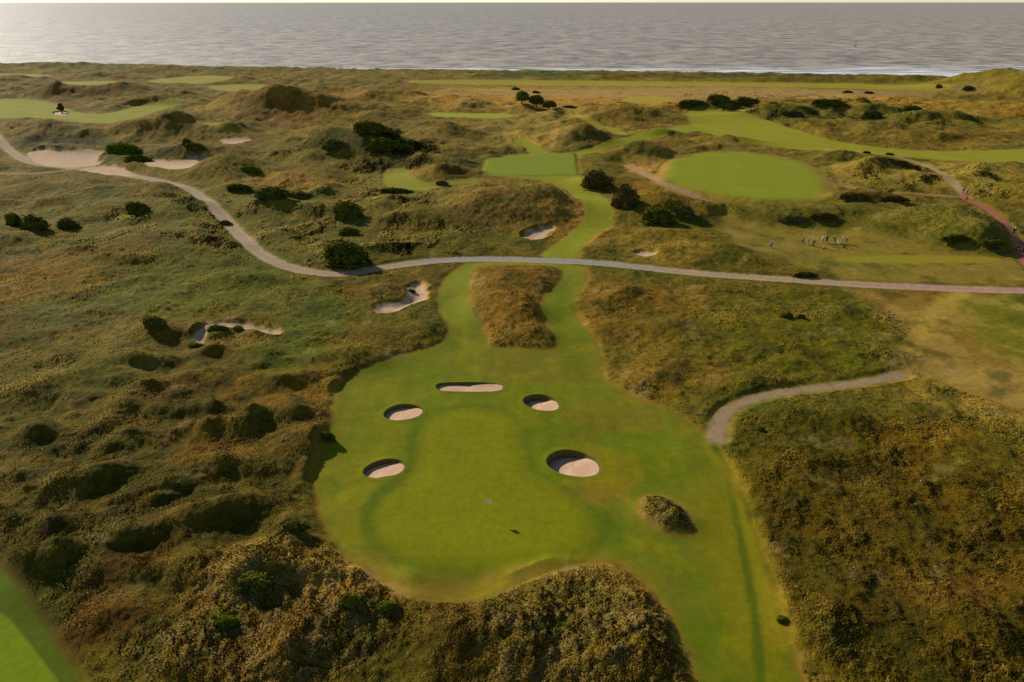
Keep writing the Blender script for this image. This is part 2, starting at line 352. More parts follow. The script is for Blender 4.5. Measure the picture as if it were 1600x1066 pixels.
def lumps(cx, cy, rx, ry, seed, jit=.75):
    gx, gy = np.floor(X/cx).astype(int), np.floor(Y/cy).astype(int); out = np.zeros(X.shape)
    for i in (-1, 0, 1):
        for j in (-1, 0, 1):
            a, b = (gx+i+seed*13) & 255, (gy+j+seed*7) & 255
            u = _P[a, b]/6.2832; v = _P[b, (a+31) & 255]/6.2832; w = _P[(a+77) & 255, (b+19) & 255]/6.2832
            px, py = (gx+i+.5+(u-.5)*jit)*cx, (gy+j+.5+(v-.5)*jit)*cy
            t = (w-.5)*1.0; c_, s_ = np.cos(t), np.sin(t); dx, dy = X-px, Y-py
            q = ((dx*c_+dy*s_)/(rx*(.7+.6*u)))**2+((-dx*s_+dy*c_)/(ry*(.7+.6*v)))**2
            out = np.maximum(out, (.35+.65*w)*np.maximum(np.exp(-1.2*q**1.15)-.02, 0))
    return out
midw = sstep(120, 165, Y)*sstep(-10, -90, d_shore)
Zr = rough*(left*(1.55*lumps(9.0, 7.6, 3.3, 2.2, 1)+.6*lumps(4.6, 4.2, 1.7, 1.2, 2))
            + sstep(2, 8, np.minimum(mown_d, hard_d))*midw*(2.9*lumps(34, 40, 14, 10, 3)+1.5*lumps(15, 20, 6, 5, 4))+ .7*(1-left)*(1-midw)*sstep(1, 4, np.minimum(mown_d, hard_d))*lumps(10, 9, 4, 3, 5)
            + (0.22)*(1-left)*hum*.6 + (.30+.05*heath)*n1*(1-.3*left) + (.14+.03*heath-.05*left+.10*shag)*n2 + nearw*(.05+.02*heath+.05*shag)*n3
            + farw*(1.1*fbm(X, Y, 16, 3, 7)+.35*fbm(X, Y, 5, 2, 8)))
# lip where rough meets mown turf
lip = .26*sstep(.05, .8, mown_d)*rough*nearw
Zr = Zr*(1-.8*np.maximum(blob(1080, 140, 470, 20), blob(800, 132, 260, 14)))
_rs = sstep(3.5, 0, D['road'])
Zr = Zr*(1-.6*_rs)
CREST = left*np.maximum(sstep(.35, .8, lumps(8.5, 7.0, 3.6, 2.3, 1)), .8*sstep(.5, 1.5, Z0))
Z = Z0+Zr+lip
Z += -0.10*sstep(0.5, -0.6, D['road'])*land
Z += -.5*sstep(.3, -1.6, D['jb'])-0.3*sstep(.3, -1.2, D['cb'])-.25*sstep(.5, -3, D['waste'])*sstep(400, 100, Y)
Z += .14*sstep(1.5, -2.5, D['green'])+ (.22*fbm(X, Y, 13, 2, 12)+.05*fbm(X, Y, 4, 2, 13))*sstep(1, -3, apron)*sstep(-1, 2, D['green'])
for k_, P_, w_ in (('tee', TEE, 1.2), ('green2', GREEN2, 5), ('tee2', TEE2, 3)):
    m_ = D[k_] < -.5; fl_ = sstep(w_, -w_*.4, D[k_]); gx_, gy_ = X[m_], Y[m_]
    A_ = np.column_stack([gx_, gy_, np.ones(len(gx_))]); co = np.linalg.lstsq(A_, Z[m_], rcond=None)[0]
    Z = Z*(1-fl_)+(co[0]*X+co[1]*Y+co[2]+(.35 if k_ == 'tee' else 0))*fl_
# bank along the front of the green
Z += .9*sstep(2.5, -2.5, np.abs(D['apron']+1.2))*blob(870, 895, 90, 26)*.7

# ------------------------------------------------------------------ paint (albedo, plus a bank shadow painted along the first cut)
def blendc(c, col, m): return c*(1-m[..., None])+np.asarray(col)*m[..., None]
vn = fbm(X, Y, 30, 3, 20); vm = fbm(X, Y, 9, 3, 21); vs = fbm(X, Y, 2.6, 3, 22)
olive = C(96, 88, 30, 1.25); straw = C(140, 118, 60, 1.2); brown = C(98, 68, 22, 1.25); dgreen = C(62, 70, 16, 1.2); heather = C(86, 62, 14, 1.3); ochre = C(140, 100, 30, 1.2)
P = np.zeros(X.shape+(3,))+olive
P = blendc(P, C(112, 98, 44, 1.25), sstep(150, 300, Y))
P = blendc(P, brown, sstep(.0, .45, vn)*.6); P = blendc(P, dgreen, sstep(.0, .5, -vn)*.45)
ZB = [ # px,py,rx,ry,colour,strength
 (1400,850,280,240,(90,74,14),.9),(1330,960,110,100,(60,62,10),.5),(1500,760,140,100,(100,78,10),.6),(1290,690,90,50,(72,74,14),.5),(1480,920,110,50,(112,80,40),.35),
 (200,760,330,200,(82,74,22),.8),(120,900,160,120,(74,50,8),.8),(250,820,160,60,(58,58,10),.5),(330,720,70,24,(120,82,10),.7),(60,640,120,50,(92,84,26),.5),
 (440,610,110,40,(130,92,26),.5),(500,650,30,30,(110,80,24),.5),(330,690,90,20,(118,80,12),.4),
 (650,1030,420,120,(104,86,34),.85),(900,960,150,90,(104,88,36),.8),(560,920,120,40,(158,120,66),.65),(420,880,110,40,(128,108,60),.6),(900,930,130,40,(150,122,66),.5),(420,1010,120,60,(110,78,14),.6),(350,985,40,30,(56,90,20),.6),
 (180,960,80,60,(92,60,16),.6),(300,940,60,40,(150,100,40),.4),(280,870,60,60,(104,84,20),.4),
 (480,520,60,90,(80,92,16),.75),(300,440,200,60,(86,92,20),.75),(90,430,130,50,(120,92,26),.7),(150,350,150,50,(98,92,36),.6),(120,490,120,30,(84,88,44),.5),(170,520,90,30,(112,96,50),.5),
 (370,340,120,60,(92,92,44),.5),(250,280,140,24,(116,100,40),.6),(100,300,160,30,(100,86,24),.6),(530,340,180,70,(96,88,40),.6),(440,286,60,14,(140,104,48),.5),(470,290,90,14,(136,104,50),.5),
 (590,540,80,30,(96,76,22),.6),(600,445,90,30,(100,78,26),.6),(560,560,60,16,(104,96,30),.5),(560,600,60,20,(110,96,40),.4),
 (805,470,75,70,(120,90,34),.85),(790,430,60,18,(112,84,28),.6),(800,505,70,22,(128,98,46),.6),
 (800,310,130,40,(122,104,60),.85),(790,345,100,22,(104,78,40),.7),(880,345,40,26,(140,104,52),.7),
 (960,500,70,90,(110,86,36),.75),(1060,470,60,30,(140,98,40),.6),(1040,560,90,50,(112,98,40),.5),(1000,600,60,24,(126,100,54),.5),(1090,590,60,24,(128,96,44),.5),(1070,620,60,20,(118,98,40),.5),
 (1240,510,170,80,(92,88,18),.9),(1180,470,100,30,(98,84,20),.5),(1350,560,60,26,(80,92,24),.5),(1290,480,80,30,(84,84,16),.5),
 (1030,390,100,30,(138,116,58),.6),(1060,370,70,20,(116,96,26),.6),(1180,420,90,14,(92,86,22),.6),
 (1520,620,120,50,(146,120,70),.7),(1450,680,120,30,(110,84,20),.5),(1480,520,60,40,(128,104,56),.5),
 (1000,150,460,26,(172,132,74),.75),(1300,158,180,14,(178,128,70),.6),(800,148,200,16,(164,124,66),.5),(1100,135,400,8,(120,108,50),.5),(850,119,130,6,(58,76,34),.9),(1200,121,300,5,(66,68,38),.85),(300,108,300,6,(92,92,44),.6),
 (500,165,160,30,(134,100,48),.75),(430,180,80,22,(108,78,34),.6),(160,148,110,18,(108,80,36),.8),(270,200,120,22,(120,94,40),.6),(590,235,90,26,(66,62,28),.85),(640,215,60,16,(120,104,54),.5),
 (740,210,90,30,(124,102,58),.8),(905,212,56,24,(110,88,44),.8),(830,200,80,30,(148,128,80),.6),(860,225,40,12,(150,126,84),.6),(620,280,80,30,(128,112,64),.5),
 (1010,185,90,22,(116,92,44),.7),(1000,235,70,18,(112,82,30),.7),(1040,310,80,40,(120,92,30),.7),(1030,270,50,16,(160,124,84),.7),(1010,262,40,14,(164,128,92),.6),
 (1250,175,200,30,(80,86,40),.6),(1360,210,200,20,(106,86,28),.6),(1450,190,120,14,(88,88,34),.5),(1450,275,180,28,(140,122,72),.75),(1560,290,80,40,(132,118,62),.6),(1370,322,120,18,(86,66,26),.8),(1480,355,110,36,(110,104,44),.8),
 (1220,335,130,24,(96,96,36),.6),(1560,135,100,26,(110,100,42),.8),(1500,170,120,16,(150,118,60),.5),(1130,165,60,12,(50,62,34),.7),
 (90,230,80,14,(86,74,26),.6),(60,190,90,10,(134,110,70),.5),(300,215,60,14,(116,98,50),.4),(170,245,70,16,(74,84,34),.6),
]
for (px, py, rx, ry, c, s) in ZB: P = blendc(P, C(*c, 1.28), blob(px, py, rx, ry)*s)
# patchiness
P = blendc(P, straw, sstep(.05, .55, vm)*.38); P = blendc(P, dgreen, sstep(.08, .5, -vm)*.42)
P = blendc(P, ochre, sstep(.2, .6, fbm(X, Y, 5, 2, 31))*.22*heath)
P = blendc(P, C(54, 58, 16, 1.1), sstep(.15, .5, -fbm(X, Y, 3.2, 3, 33))*.4)
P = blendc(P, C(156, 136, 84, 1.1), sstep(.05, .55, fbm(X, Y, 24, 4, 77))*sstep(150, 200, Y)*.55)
P = blendc(P, straw, shag*sstep(-.1, .5, vs)*.35)
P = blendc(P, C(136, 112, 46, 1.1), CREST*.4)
GORSE = np.maximum.reduce([blob(635, 243, 52, 24), blob(470, 240, 50, 9)*.8, blob(590, 212, 40, 8), blob(600, 265, 80, 7)])
P = blendc(P, C(44, 48, 20), GORSE*.7)
P = blendc(P, C(36, 42, 20), np.maximum.reduce([blob(100, 226, 80, 7), blob(275, 240, 60, 9), blob(880, 200, 6, 2)])*.7)
# dry fringe round the mown turf
P = blendc(P, C(160, 128, 78), sstep(3.2, .6, D['beyond'])*blob(890, 335, 70, 60)*.75)
P = blendc(P, C(138, 112, 58), sstep(2.6, .2, D['ap'])*sstep(-.3, .5, vm+.25)*.6*nearw)
P = blendc(P, C(124, 110, 62, 1.1), sstep(3, -4, D['semi'])*.85); P = blendc(P, C(120, 118, 40), sstep(0, -2, D['semi'])*sstep(.0, .5, fbm(X, Y, 22, 2, 41))*.7)
P = blendc(P, C(122, 98, 54, 1.15), sstep(3, -3, D['bare'])*.9); P = blendc(P, C(104, 108, 24), sstep(4, -5, D['rg'])*.9)
P = blendc(P, C(164, 140, 100), sstep(3, -3, D['bare'])*sstep(-.15, .35, vm+.5*vs)*.45)
P = blendc(P, C(158, 134, 96), np.maximum.reduce([blob(1430, 574, 60, 20)*.9, blob(1408, 586, 30, 10)*.9, blob(1460, 530, 30, 50)*.7, blob(1540, 590, 80, 22), blob(1400, 500, 40, 20)*.6, blob(1590,625,60,14)])*.7)
P = blendc(P, C(158, 136, 82, 1.1), sstep(1.2, -1.6, D['straw']+1.2*vs)*.8)
P = blendc(P, C(126, 128, 34), sstep(1.5, -1.5, D['stripe'])*.45)
mown = C(92, 105, 12, 1.0); mownl = C(112, 120, 34); fresh = C(116, 128, 44, 1.1)
mA = sstep(.5, -.6, apron)
stripe = .5+.5*np.sin(X*2.2+.25*np.sin(Y*.1))
A = np.zeros_like(P)+mown
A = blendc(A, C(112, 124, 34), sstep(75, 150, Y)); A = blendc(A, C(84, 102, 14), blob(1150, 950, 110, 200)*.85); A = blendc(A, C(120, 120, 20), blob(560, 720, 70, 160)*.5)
A = blendc(A, C(98, 92, 52), sstep(-7.0, -1.5, apron)*sstep(-.3, .4, vm+.15)*.35); A = blendc(A, C(104, 96, 44), blob(840, 575, 140, 30)*.6); A = blendc(A, C(116, 96, 44), blob(955, 650, 90, 30)*.45)
A = blendc(A, C(126, 98, 50), blob(905, 772, 80, 22)*.5); A = blendc(A, C(130, 106, 56), sstep(-2.4, -.4, apron)*blob(720, 900, 330, 55)*.6)
A = blendc(A, C(150, 122, 74), blob(840, 900, 110, 22)*.8*sstep(-4, -1, apron)); A = blendc(A, C(124, 100, 60), blob(700, 912, 46, 24)*.5)
A = blendc(A, C(66, 92, 12), blob(615, 780, 40, 40)*.5); A = blendc(A, C(70, 96, 12), blob(935, 830, 50, 40)*.55); A = blendc(A, C(128, 112, 20), blob(960, 735, 60, 40)*.4)
A = blendc(A, C(82, 100, 12), sstep(.05, .5, fbm(X, Y, 7, 3, 101))*.5); A = blendc(A, C(128, 120, 26), sstep(.05, .5, fbm(X, Y, 6, 3, 102))*.45); A = blendc(A, C(118, 104, 48), sstep(.2, .6, fbm(X, Y, 4, 3, 103))*.4)
A = A*(1+.06*(stripe[..., None]-.5)*sstep(-1, -3, apron)[..., None]+.20*vs[..., None]*.5+.15*vm[..., None])
edge = sstep(.0, .5, D['ap']+6.2+1.0*vn)*sstep(0, -1, D['ap'])*blob(1180, 900, 90, 190)
A = blendc(A, C(110, 106, 18), edge*.7)
P = blendc(P, A, mA)
P = blendc(P, C(160, 136, 92), np.maximum.reduce([blob(560, 905, 60, 18), blob(420, 858, 60, 14), blob(345, 905, 30, 22)*.7, blob(620, 925, 50, 12), blob(820, 905, 90, 10), blob(960, 890, 50, 10), blob(1030, 960, 22, 60)*.7, blob(790, 960, 80, 20)*.5])*rough*sstep(-.3, .3, vs+.15)*.75)
CUT_SHADE = line([(1112,690),(1128,718),(1142,760),(1156,830),(1170,900),(1182,980),(1190,1080)], 2); cw_ = np.full(len(CUT_SHADE), .45)
P = blendc(P, C(58, 80, 10), sstep(.5, -.1, dist_line(CUT_SHADE, X, Y, 4, cw_)+.3*vs)*.75)  # first-cut edge, the thin shadow of its bank painted in as dark green
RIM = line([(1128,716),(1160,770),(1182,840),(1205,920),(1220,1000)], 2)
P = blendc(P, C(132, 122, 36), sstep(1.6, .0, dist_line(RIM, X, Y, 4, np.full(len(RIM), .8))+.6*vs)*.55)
g = sstep(.9, -.7, D['green'])*.8
gc = C(112, 117, 8)*(1+.10*vm+.08*fbm(X, Y, 1.0, 2, 50))[..., None]
gc = blendc(gc, C(88, 96, 4), sstep(-2.0, 0, D['green'])*.4)
P = blendc(P, C(72, 92, 12), sstep(1.3, .1, np.abs(D['green']-.8+.4*vs))*.38)
P = blendc(P, gc, g)
P = blendc(P, C(72, 92, 10), sstep(1.1, .2, np.abs(D['green']-.9))*blob(600, 790, 60, 60)*.6)
F = C(118, 124, 40)*(1+.14*vs+.1*vm)[..., None]
P = blendc(P, F, sstep(.5, -.5, D['beyond'])); P = blendc(P, C(122, 126, 56)*(1+.1*vs)[..., None], sstep(.5, -.5, D['lp'])*.9)
P = blendc(P, C(112, 124, 50)*(1+.06*vs)[..., None], sstep(.3, -.3, D['tee']))
P = blendc(P, C(126, 112, 62), sstep(9, 1, D['green2'])*.6)
P = blendc(P, C(116, 126, 36)*(1+.12*vm)[..., None], sstep(2.2, -1.8, D['green2']))
P = blendc(P, C(128, 128, 46)*(1+.15*vm)[..., None], sstep(2.5, -2.2, D['fair2'])); P = blendc(P, C(122, 126, 36)*(1+.2*vm)[..., None], sstep(2.6, -2.4, D['fair3']))
P = blendc(P, C(134, 140, 56), sstep(1, -1, D['tee2'])); P = blendc(P, C(134, 132, 58), sstep(3, -3, D['far'])*.7)
P = blendc(P, C(74, 92, 8, .9), sstep(.12, -.12, D['corner'])); P = blendc(P, C(100, 118, 8), sstep(.15, -.15, D['cornerin']))
# gravel and sand
gn = (1+.18*fbm(X, Y, .9, 2, 60)+.12*vm)[..., None]
roadc = blendc(np.zeros_like(P)+C(162, 138, 108), C(150, 142, 128), sstep(34, 14, np.abs(X-4)))
roadc = blendc(roadc, C(170, 132, 112), sstep(50, 90, X))
roadc = roadc*(1-.16*sstep(.35, 0, np.abs(D['road']+1.95)))[..., None]*(1-.10*sstep(.5, 0, np.abs(D['road']+1.2)))[..., None]
P = blendc(P, roadc*gn, sstep(.4, -.3, D['road']+.35*vs+.5*fbm(X, Y, 1.3, 3, 211))*.95*(1-.22*sstep(.45, .1, np.abs(D['road']+1.55))*sstep(-.3, .4, vm)))
P = blendc(P, C(150, 126, 94)*gn, sstep(1.0, -.7, D['track']+.9*vs+.5*fbm(X, Y, 1.1, 2, 210))*.85*(1-.8*blob(1425, 580, 40, 24)))
P = blendc(P, C(160, 88, 70)*gn, sstep(.6, -.5, D['red'])*.8); P = blendc(P, C(160, 134, 92)*gn, sstep(.8, -.4, D['pale'])*.7)
P = blendc(P, C(160, 110, 74), sstep(.6, -.4, D['p3'])*.6); P = blendc(P, C(158, 124, 88), sstep(1, -.6, D['p4'])*.7); P = blendc(P, C(140, 116, 74), sstep(.8, -.6, D['p6'])*.6)
sandc = C(186, 154, 120)*gn
P = blendc(P, sandc, sstep(.6, -.4, sand_d+2.0*vs*sstep(30, 120, Y)+1.8*vm)*.95)
P = blendc(P, C(140, 120, 96), sstep(2, 14, d_shore))
veg = 1-np.clip(sstep(.4, -.3, sand_d)+sstep(.35, -.2, hard_d)+sstep(2, 14, d_shore), 0, 1)
P[..., 2] *= 1-.62*veg
mw = sstep(.4, -.4, mown_d)*veg
P[..., 0] *= 1+.14*mw+.09*(1-mw)*veg
P[..., 1] *= 1+.03*mw-.02*(1-mw)*veg
pt1, pt2, pt3 = fbm(X, Y, 13, 4, 201), fbm(X, Y, 6, 4, 202), fbm(X, Y, 18, 4, 203); wv = ((1-mw)*veg)
P = blendc(P, C(112, 72, 18), sstep(.12, .5, pt1)*wv*nearw*.5*np.clip(heath+.2, 0, 1))
P = blendc(P, C(52, 58, 10), sstep(.05, .45, pt2)*wv*.55)
P = blendc(P, C(78, 90, 16), sstep(.15, .5, pt3)*wv*.45)
P = blendc(P, C(158, 136, 76), sstep(.22, .55, -pt2)*wv*.42)
P = blendc(P, C(150, 128, 74), shag*wv*nearw*sstep(-.25, .35, fbm(X, Y, 1.6, 3, 220))*.5)
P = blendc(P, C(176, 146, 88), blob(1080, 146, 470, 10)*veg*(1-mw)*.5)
P *= (1-.16*np.clip(heath+left*.5, 0, 1)*wv*nearw-.08*wv)[..., None]
P = np.clip(P, .002, .8)
rough_v = np.clip(rough, 0, 1)

# ------------------------------------------------------------------ materials
def base_mat(name):
    m = bpy.data.materials.new(name); m.use_nodes = True; nt = m.node_tree; nt.nodes.clear()
    o = nt.nodes.new('ShaderNodeOutputMaterial'); b = nt.nodes.new('ShaderNodeBsdfPrincipled'); nt.links.new(b.outputs[0], o.inputs[0])
    return m, nt, b
def N(nt, t, **k):
    n = nt.nodes.new(t)
    for a, v in k.items():
        if a.startswith('i_'): n.inputs[int(a[2:])].default_value = v
        else: setattr(n, a, v)
    return n
def math_n(nt, op, a, b=None):
    n = nt.nodes.new('ShaderNodeMath'); n.operation = op
    for i, v in enumerate((a, b)):
        if v is None: continue
        if isinstance(v, (int, float)): n.inputs[i].default_value = v
        else: nt.links.new(v, n.inputs[i])
    return n.outputs[0]
def noise_n(nt, vec, scale, detail=3, rough=.6):
    n = nt.nodes.new('ShaderNodeTexNoise'); n.inputs['Scale'].default_value = scale; n.inputs['Detail'].default_value = detail; n.inputs['Roughness'].default_value = rough
    nt.links.new(vec, n.inputs['Vector']); return n.outputs['Fac']
def mk_ground():
    m, nt, b = base_mat('dune_ground'); L = nt.links
    at = N(nt, 'ShaderNodeAttribute', attribute_name='Paint'); ar = N(nt, 'ShaderNodeAttribute', attribute_name='Rough')
    geo = N(nt, 'ShaderNodeNewGeometry')
    f1 = noise_n(nt, geo.outputs['Position'], 1.1, 5, .7); f2 = noise_n(nt, geo.outputs['Position'], 5.0, 3, .7)
    mixn = math_n(nt, 'ADD', math_n(nt, 'MULTIPLY', math_n(nt, 'SUBTRACT', f1, .5), 2.4), math_n(nt, 'MULTIPLY', math_n(nt, 'SUBTRACT', f2, .5), 1.2))
    amp = math_n(nt, 'ADD', math_n(nt, 'MULTIPLY', ar.outputs['Fac'], .75), .30)
    k = math_n(nt, 'MAXIMUM', math_n(nt, 'ADD', math_n(nt, 'MULTIPLY', mixn, amp), 1.0), .25)
    v = N(nt, 'ShaderNodeVectorMath', operation='SCALE'); L.new(at.outputs['Color'], v.inputs[0]); L.new(k, v.inputs['Scale'])
    L.new(v.outputs[0], b.inputs['Base Color']); b.inputs['Roughness'].default_value = .95; b.inputs['Specular IOR Level'].default_value = .08
    bp = N(nt, 'ShaderNodeBump'); bp.inputs['Distance'].default_value = .35
    L.new(f2, bp.inputs['Height']); L.new(math_n(nt, 'ADD', math_n(nt, 'MULTIPLY', ar.outputs['Fac'], .8), .08), bp.inputs['Strength']); L.new(bp.outputs[0], b.inputs['Normal'])
    return m
M_GROUND = mk_ground()
def mk_leaf(name, k=1.0):
    m, nt, b = base_mat(name); L = nt.links
    at = N(nt, 'ShaderNodeAttribute', attribute_name='Paint')
    L.new(at.outputs['Color'], b.inputs['Base Color']); b.inputs['Roughness'].default_value = .8; b.inputs['Specular IOR Level'].default_value = .1
    return m
M_LEAF = mk_leaf('grass_blades')
def mk_plain(name, c, rough=.7, var=.15, scale=8, spec=.3, metal=0):
    m, nt, b = base_mat(name); L = nt.links
    tc = N(nt, 'ShaderNodeTexCoord'); f = noise_n(nt, tc.outputs['Object'], scale, 4, .6)
    k = math_n(nt, 'ADD', math_n(nt, 'MULTIPLY', math_n(nt, 'SUBTRACT', f, .5), var*4), 1.0)
    v = N(nt, 'ShaderNodeVectorMath', operation='SCALE'); v.inputs[0].default_value = tuple(c); L.new(k, v.inputs['Scale'])
    L.new(v.outputs[0], b.inputs['Base Color']); b.inputs['Roughness'].default_value = rough; b.inputs['Specular IOR Level'].default_value = spec; b.inputs['Metallic'].default_value = metal
    return m

# ------------------------------------------------------------------ split the sheet into its surfaces
lo = lambda A: (A[:-1, :-1]+A[1:, :-1]+A[:-1, 1:]+A[1:, 1:])/4
reg = np.zeros((NR-1, NC-1), np.int8)        # 0 rough ground
reg[lo(mown_d) < 0] = 1
reg[lo(D['corner']) < 0] = 7
reg[lo(D['green']) < 0] = 2; reg[lo(D['green2']) < 0] = 2
reg[lo(D['road']) < 0] = 3
reg[(lo(np.minimum(D['track'], np.minimum(D['red'], D['pale']))) < 0) & (reg != 3)] = 4
reg[lo(D['waste']) < 0] = 5
reg[lo(D['jb']) < 0] = 8; reg[lo(D['cb']) < 0] = 9
reg[lo(d_shore) > 6] = 6
inb = D['bunker'] < 0.10
hole = inb[:-1, :-1] & inb[1:, :-1] & inb[:-1, 1:] & inb[1:, 1:]
reg[hole] = -1
VV = np.stack([X.ravel(), Y.ravel(), Z.ravel()], -1)
# normals of the whole sheet
def grid_normals():
    T = np.stack([X, Y, Z], -1)
    du = np.gradient(T, axis=1); dv = np.gradient(T, axis=0)
    n = np.cross(du, dv); n /= np.linalg.norm(n, axis=-1, keepdims=True)+1e-12
    return n.reshape(-1, 3)
NV = grid_normals()
ii = np.arange(NR*NC).reshape(NR, NC)
Q = np.stack([ii[:-1, :-1], ii[:-1, 1:], ii[1:, 1:], ii[1:, :-1]], -1)
def sheet(name, r, mat, **k):
    q = Q[reg == r]
    if not len(q): return None
    u, inv = np.unique(q, return_inverse=True); inv = inv.reshape(q.shape)
    o = mesh_np(name, VV[u], inv, [mat], col=P.reshape(-1, 3)[u], attrs={'Rough': rough_v.ravel()[u]})
    o.data.normals_split_custom_set_from_vertices(NV[u].astype(np.float32))
    return tag(o, **k)
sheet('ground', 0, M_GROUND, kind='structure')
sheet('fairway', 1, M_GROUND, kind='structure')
sheet('mown_grass', 7, M_GROUND, kind='structure')
sheet('golf_green', 2, M_GROUND, kind='structure')
sheet('road', 3, M_GROUND, kind='structure')
sheet('path', 4, M_GROUND, kind='structure')
sheet('sand', 5, M_GROUND, kind='structure')
sheet('beach', 6, M_GROUND, kind='structure')
sheet('sand_bunker', 8, M_GROUND, label='ragged J-shaped sand scrape in the rough left of the twin mown strips', cat='bunker')
sheet('sand_bunker', 9, M_GROUND, label='broken curved sand scar among the left hand hummocks, half grown over', cat='bunker')

# bilinear lookups on the finished sheet
def lookup(pts, A):
    pts = np.atleast_2d(pts); out = []
    r = np.clip(np.searchsorted(yr, pts[:, 1])-1, 0, NR-2)
    ty = (pts[:, 1]-yr[r])/(yr[r+1]-yr[r]); wid = yr*0.70+28; wid = np.maximum(wid, 40)
    def row(ri):
        u = pts[:, 0]/wid[ri]; c = np.clip(np.searchsorted(U, u)-1, 0, NC-2); tx = (u-U[c])/(U[c+1]-U[c])
        tx = tx[..., None] if A.ndim == 3 else tx
        return A[ri, c]*(1-tx)+A[ri, c+1]*tx
    t = ty[..., None] if A.ndim == 3 else ty
    return row(r)*(1-t)+row(r+1)*t
def zat(x, y): return float(lookup([[x, y]], Z)[0])

# ------------------------------------------------------------------ revetted bunkers
M_SAND = mk_plain('bunker_sand', C(190, 154, 122), .95, .07, 1.2, .1)
M_TURF = mk_plain('stacked_turf_wall', C(104, 90, 50), .95, .2, 3, .1)
for bi, (b, O) in enumerate(zip(BUNKERS, B_OUT)):
    cx, cy = O.mean(0); n = len(O); small = b[2] < 20
    base = zat(O[:, 0].max()+.8, cy)
    root = empty('bunker', (cx, cy, base)); tag(root, b[5], 'bunker')
    c = np.array([cx, cy]); rad = np.linalg.norm(O-c, axis=1).mean()
    dirs = (O-c)/np.linalg.norm(O-c, axis=1, keepdims=True)
    depth = (1.0 if b[2] == 43 else (.95 if b[0] == 846 else .58))*(.62 if b[3] < 10 and not small else 1.0)
    a = np.arctan2(dirs[:, 1], dirs[:, 0])
    # wall is taller on the far side, low on the near side
    tall = .05+.95*sstep(-.85, .8, dirs[:, 1]*.65-dirs[:, 0]*.76)
    zr = lookup(O, Z)
    zo = np.array([base]*n)*0+lookup(O+dirs*.9, Z)
    rings = []
    for k, (off, dz) in enumerate([(1.0, -.012), (.5, .02), (.12, .045), (.0, .03)]):
        pz = lookup(O+dirs*.9, Z) if off < .8 else lookup(O+dirs*off, Z)
        rings.append(np.column_stack([O+dirs*off, pz+dz+(.05*tall if 1 < k else 0)]))
    def loft(rings):
        V = np.vstack(rings); F = []
        for k in range(len(rings)-1):
            for i in range(n):
                j = (i+1) % n; F.append((k*n+i, (k+1)*n+i, (k+1)*n+j, k*n+j))
        return V, np.array(F)
    loc = np.array([cx, cy, base])
    V, Fc = loft(rings)
    colc = lookup(V[:, :2]+np.tile(dirs*.3, (4, 1)), P)
    mesh_np('turf_lip', V-loc, Fc, [M_GROUND], root, col=colc, attrs={'Rough': np.zeros(len(V))})
    top = rings[-1]; bot = np.column_stack([O-dirs*.22, base-depth*tall-.02+0*zo])
    wr = [top]
    for k in range(1, 9):      # courses of turf
        t = k/8; ring = top*(1-t)+bot*t
        if k < 8: ring[:, :2] += dirs*(.03 if k % 2 else -.02)
        wr.append(ring)
    V, Fw = loft(wr)
    mesh_np('turf_wall', V-loc, Fw, [M_TURF], root, smooth=False)
    sr = [np.column_stack([O-dirs*.16, base-depth*tall+.03])]
    for f in (.85, .65, .42, .2):
        sr.append(np.column_stack([c+(O-c)*f-dirs*.1*f, base-depth*(tall*f+.45*(1-f))-.04*(1-f)+.035*np.sin(a*3+f*9)]))
    V, Fs = loft(sr); V = np.vstack([V, [[cx, cy, base-depth*.45-.04]]]); m = len(V)-1
    tris = np.array([(4*n+i, m, 4*n+(i+1) % n, 4*n+(i+1) % n) for i in range(n)])
    me_v = V-loc
    o = mesh_np('sand', me_v, np.vstack([Fs, np.array([(4*n+i, m, m, 4*n+(i+1) % n) for i in range(n)])])[:len(Fs)], [M_SAND], root)
    o2 = bpy.data.meshes.new('s'); bm_f = [tuple(f) for f in Fs]+[(4*n+i, m, 4*n+(i+1) % n) for i in range(n)]
    o2.from_pydata([tuple(v) for v in me_v], [], bm_f); o2.materials.append(M_SAND)
    for p in o2.polygons: p.use_smooth = True
    o.data = o2

